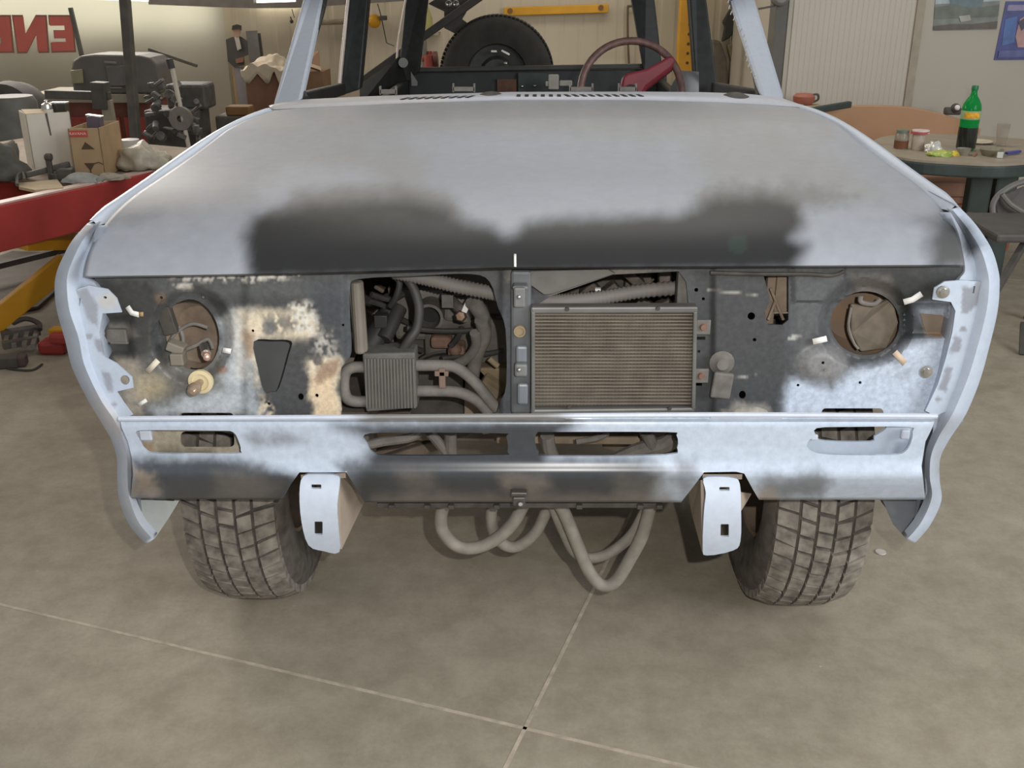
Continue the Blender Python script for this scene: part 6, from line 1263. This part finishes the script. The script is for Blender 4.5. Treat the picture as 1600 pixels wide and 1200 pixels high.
o = MB().bar(on(1521, 245) + Vector((0, 0, 0.006)), on(1526, 242) + Vector((0, 0, 0.006)), 0.008, 0.008).build('cigarette_stub', mat('stub_brown', S(150, 106, 80), 0.8), smooth=False); tag(o, 'small brown stub lying left of the grey ashtray', 'stub')
# chair at the right edge
e = empty('garden_chair', P(1600, 470, Z=0), 'dark grey folding chair at the right photo edge before the table', 'chair')
Ys = 4.6; zs = P(1560, 350, Y=Ys).z
a_, b2 = P(1535, 362, Y=4.55), P(1700, 362, Y=4.55)
MB().quadprism([Vector((a_.x, 4.4, zs)), Vector((b2.x, 4.4, zs)), Vector((b2.x, 4.85, zs)), Vector((a_.x, 4.85, zs))], (0, 0, -0.04)).build('seat', mat('charcoal_plastic', S(84, 80, 76), 0.6, var=0.15), e, smooth=False, bevel=0.012)
MB().bar(Vector((P(1607, 378, Y=4.5).x, 4.5, zs - 0.02)), P(1552, 462, Y=4.25), 0.028, 0.03).build('leg', M_drk, e, smooth=False, bevel=0.004)
fp = P(1552, 462, Y=4.25); fl2 = fp + (fp - Vector((P(1607, 378, Y=4.5).x, 4.5, zs - 0.02))) * (fp.z / max(0.01, (zs - 0.02 - fp.z)))
MB().bar(fp, fl2, 0.028, 0.03).build('leg', M_drk, e, smooth=False, bevel=0.004)
MB().bar(Vector((b2.x - 0.05, 4.45, zs)), Vector((b2.x - 0.02, 4.3, 0)), 0.028).build('leg', M_drk, e, smooth=False); MB().bar(Vector((b2.x - 0.05, 4.8, zs)), Vector((b2.x - 0.02, 4.9, 0)), 0.028).build('leg', M_drk, e, smooth=False); MB().bar(Vector((a_.x + 0.05, 4.82, zs)), Vector((a_.x + 0.1, 4.95, 0)), 0.028).build('leg', M_drk, e, smooth=False)
arc = [P(1552, 340, Y=4.86), P(1552, 318, Y=4.88), P(1566, 300, Y=4.9), P(1600, 284, Y=4.92), P(1660, 280, Y=4.92), P(1690, 300, Y=4.9), P(1698, 345, Y=4.86)]
MB().tube(arc, 0.014, 10).build('back_frame', mat('grey_tube', S(104, 102, 98), 0.5), e)
MB().quadprism([P(1556, 312, Y=4.9), P(1600, 292, Y=4.92), P(1690, 292, Y=4.92), P(1694, 340, Y=4.9), P(1560, 340, Y=4.9)], (0, 0.012, 0)).build('backrest', mat('charcoal_plastic', S(84, 80, 76), 0.6), e, smooth=False)
MB().tube([P(1566, 304, Y=4.88), P(1580, 320, Y=4.86), P(1605, 335, Y=4.86)], 0.012, 8).build('back_rib', M_steel, e)
mb = MB().bar(P(1598, 505, Z=0.1), P(1596, 555, Z=0.0), 0.02); o = mb.build('floor_stick', M_drk, smooth=False); tag(o, 'dark stick on the floor at the right photo edge', 'stick')
# small things on the floor
o = MB().lathe([(0, 0.003), (0.015, 0.003), (0.016, 0)], P(1376, 863, Z=0.0015), seg=20).build('coin', mat('pale_coin', S(196, 192, 182), 0.4)); tag(o, 'small bright coin on the concrete below the right fender tip', 'coin')
e = empty('floor_jack', P(30, 530, Z=0), 'dark trolley jack lying on the floor under the left end of the lift', 'jack')
mb = MB().bar(P(2, 524, Z=0.06), P(62, 515, Z=0.06), 0.05, 0.04).bar(P(4, 540, Z=0.05), P(60, 530, Z=0.05), 0.04, 0.03); mb.build('frame', mat('jack_grey', S(92, 88, 80), 0.6, var=0.25), e, smooth=False)
mb = MB()
for x_ in (8, 22, 38, 52): mb.bar(P(x_, 541, Z=0.05), P(x_ + 6, 516, Z=0.06), 0.02, 0.02)
mb.build('cross_bar', M_steel, e, smooth=False); MB().tube([P(20, 505, Z=0.1), P(40, 498, Z=0.12), P(60, 505, Z=0.1), P(62, 515, Z=0.08)], 0.012, 8).build('handle', M_drk, e)
o = MB().bar(P(-10, 566, Z=0.025), P(30, 563, Z=0.025), 0.07, 0.05).build('tool_tray', M_drk, smooth=False, bevel=0.006); tag(o, 'dark long tool tray on the floor below the trolley jack', 'tray')
MB().bar(P(28, 563, Z=0.025), P(42, 562, Z=0.025), 0.06, 0.045).build('end_grip', mat('plum_plastic', S(88, 68, 70), 0.6), o, smooth=False, bevel=0.006)
o = MB().tube([P(0, 572, Z=0.006), P(20, 577, Z=0.006), P(50, 578, Z=0.006), P(66, 569, Z=0.006)], 0.005, 6).build('floor_cable', M_blkrub); tag(o, 'thin dark cable on the floor in front of the tool tray', 'cable')
